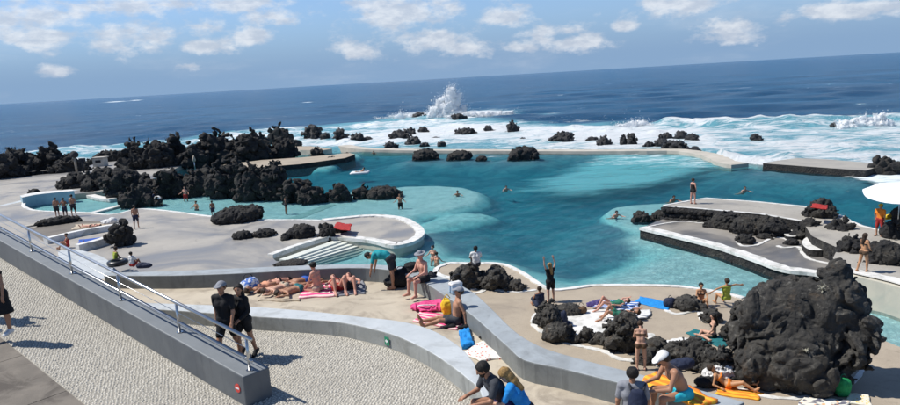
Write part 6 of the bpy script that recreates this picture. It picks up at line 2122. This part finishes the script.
# white float in the lagoon
P = at(360, 173.8, 0.0)
fl = empty('float', P)
tag(fl, 'small white float carrying a person in the far lagoon', 'float')
FLM = mat('float_white', (.75, .75, .74), (.68, .68, .67), 3, .35)
for sg in (-1, 1):
    tube_obj('tube', [(-1.1, sg * .42, .1), (-.9, sg * .45, .12), (.9, sg * .45, .12), (1.1, sg * .42, .16)], [.1, .17, .17, .1], FLM, fl, 10)
box('seat_pad', 0, 0, .1, 1.7, .8, .08, FLM, fl)

# lifeguard parasol and rescue buoy
P = at(897, 239, ZR)
um = empty('parasol', P)
tag(um, 'large white parasol over the lifeguard at the right edge', 'parasol')
tube_obj('pole', [(0, 0, 0), (0, 0, 2.63)], .025, STEEL, um, 8)
CANV = mat('parasol_canvas', (.78, .79, .82), (.72, .73, .77), 2, .8)
n8, rad = 8, 1.6
hub = np.array([0, 0, 2.6])
tiltv = np.array([-.10, -.14, 1.0])
tiltv /= np.linalg.norm(tiltv)
tu = np.cross((0, 1, 0), tiltv)
tu /= np.linalg.norm(tu)
tv_ = np.cross(tiltv, tu)
for i in range(n8):
    V, Fc = [], []
    nr = 6
    for lay in (0, 1):
        for a in range(nr + 1):
            for b_ in range(5):
                th = 2 * math.pi * (i + b_ / 4) / n8
                rr = rad * a / nr * (1 - .05 * math.sin(math.pi * b_ / 4))
                zz = -.30 * (a / nr) ** 1.7 - .03 * math.sin(math.pi * b_ / 4) * a / nr - lay * .006
                V.append(hub + rr * (math.cos(th) * tu + math.sin(th) * tv_) + tiltv * zz)
    nn = (nr + 1) * 5
    for a in range(nr):
        for b_ in range(4):
            q = a * 5 + b_
            Fc.append((q, q + 5, q + 6, q + 1))
            Fc.append((nn + q, nn + q + 1, nn + q + 6, nn + q + 5))
    mesh_obj('canopy_panel', V, Fc, CANV, um, True)
    th = 2 * math.pi * i / n8
    tube_obj('rib', [hub - tiltv * .03, hub + rad * .5 * (math.cos(th) * tu + math.sin(th) * tv_) - tiltv * .12, hub + rad * .98 * (math.cos(th) * tu + math.sin(th) * tv_) - tiltv * .32], .012, STEEL, um, 6)
P = at(885.5, 231.5, ZR)
rb = empty('rescue_buoy', P + np.array([0, -.25, 0]))
tag(rb, 'yellow rescue buoy held by the lifeguard', 'rescue buoy')
YB = mat('buoy_yellow', (.78, .55, .04), None, 4, .4)
tube_obj('body', [(-.35, 0, .78), (-.25, 0, .80), (.15, 0, .84), (.33, 0, .9), (.38, 0, .92)], [.05, .13, .15, .11, .03], YB, rb, 12)
tube_obj('handle', [(-.2, -.1, .9), (-.1, -.14, .97), (.1, -.14, 1.0), (.18, -.1, .95)], .018, CL['red'], rb, 6)
# lifeguard stool behind
P = at(889, 237, ZR)
st = empty('stool', P)
tag(st, 'small folding stool beside the lifeguard', 'stool')
box('seat', 0, 0, .62, .45, .4, .05, CL['dark'], st)
for sx in (-1, 1):
    for sy in (-1, 1):
        tube_obj('leg', [(sx * .24, sy * .18, 0), (sx * .16, sy * .15, .6)], .016, STEEL, st, 6)

# far left: domed parasol, folded parasol, hut, benches
P = at(77, 173, ZT)
dp = empty('parasol', P)
tag(dp, 'dark domed parasol on a pale pole at the far left', 'parasol')
s_ = depth_of(P) / FPX
tube_obj('pole', [(0, 0, 0), (0, 0, 17 * s_)], .16, mat('pale_wood', (.32, .28, .23), None, 3, .8), dp, 8)
V, F = sdf_mesh([('e', np.array([0, 0, 18 * s_]), (4.6 * s_, 4.6 * s_, 4.2 * s_))], .16, .1, clips=[((0, 0, 15.6 * s_), (0, 0, -1))], post=lambda G: -.25 * fbm(G * 1.2, 3, 4), pad=.3)
mesh_obj('canopy', V, F, mat('thatch_dark', (.035, .036, .04), None, 4, .9, .5, 10), dp, True)
P = at(84, 172.5, ZT)
sp_ = empty('signpost', P)
tag(sp_, 'thin dark post standing right of the domed parasol', 'post')
tube_obj('pole', [(0, 0, 0), (0, 0, 13 * s_)], .13, CL['dark'], sp_, 8)
box('board', 0, 0, 12.6 * s_, .9, .12, .5, CL['dark'], sp_)
P = at(194.5, 164, 1.0)
fp = empty('parasol', P)
tag(fp, 'closed white parasol standing among the rocks of the left shore', 'parasol')
tube_obj('pole', [(0, 0, -1), (0, 0, .6)], .07, STEEL, fp, 6)
tube_obj('folded_canopy', [(0, 0, .3), (0, 0, .5), (0, 0, .9), (0, 0, 1.15)], [.12, .26, .14, .03], CL['beige'], fp, 10)
P = at(101, 166, ZT)
ht = empty('hut', P)
tag(ht, 'little white hut among the rocks at far left', 'hut')
box('wall', 0, 0, .6, 1.6, 1.3, 1.2, mat('hut_white', (.6, .58, .52), None, 2, .8), ht)
box('roof', 0, 0, 1.27, 1.9, 1.6, .14, mat('hut_roof', (.45, .42, .37), None, 2, .8), ht)
box('window', 0, -.66, .75, .8, .03, .35, CL['dark'], ht)
for (x, y, lab) in ((27, 175, 'low dark bench near the rocks at the far left edge'), (51, 173.5, 'low dark bench left of the domed parasol')):
    P = at(x, y, ZT)
    be = empty('bench', P)
    tag(be, lab, 'bench', 'low benches at far left')
    for j in range(4):
        box('slat', 0, -.3 + .2 * j, .45, 2.4, .17, .06, mat('bench_wood', (.10, .09, .08), (.2, .18, .15), 2, .8), be)
    for sx in (-1, 1):
        box('leg', sx * .9, 0, .21, .12, .7, .42, CL['dark'], be)

# pale dry plants growing in hollows of the giant rock
bpy.context.view_layer.update()
giant = [o for o in bpy.data.objects if o.get('label', '').startswith('giant black lava rock')][0]
DRYP = mat('dry_plant', (.42, .40, .32), (.30, .29, .22), 20, .8)
for (x, y, lab, nb, sz) in ((824, 289, 'pale spiky plant in a hollow below the knob of the giant rock', 30, .24), (806, 350, 'small pale plant low on the face of the giant rock', 14, .13)):
    d = ray(x, y)
    ok, loc, nrm, _ = giant.ray_cast(Vector((0, 0, CZ)) - giant.location, Vector(d))
    if not ok:
        continue
    e = empty('rock_plant', np.array(loc) + np.array(giant.location))
    tag(e, lab, 'plant', 'plants on the giant rock')
    rr = random.Random(int(x))
    for i in range(nb):
        dv = nz_(np.array(nrm) * .8 + np.array([rr.gauss(0, .6), rr.gauss(0, .6), rr.gauss(.25, .5)]))
        L_ = sz * rr.uniform(.5, 1)
        b0 = np.array([rr.gauss(0, .3), rr.gauss(0, .15), rr.gauss(0, .15)]) * sz
        pts = [b0 - dv * .05, b0 + dv * L_ * .5, b0 + dv * L_ + np.array([0, 0, -.12 * L_])]
        tube_obj('leaf', pts, [.012, .016, .004], DRYP, e, 5)
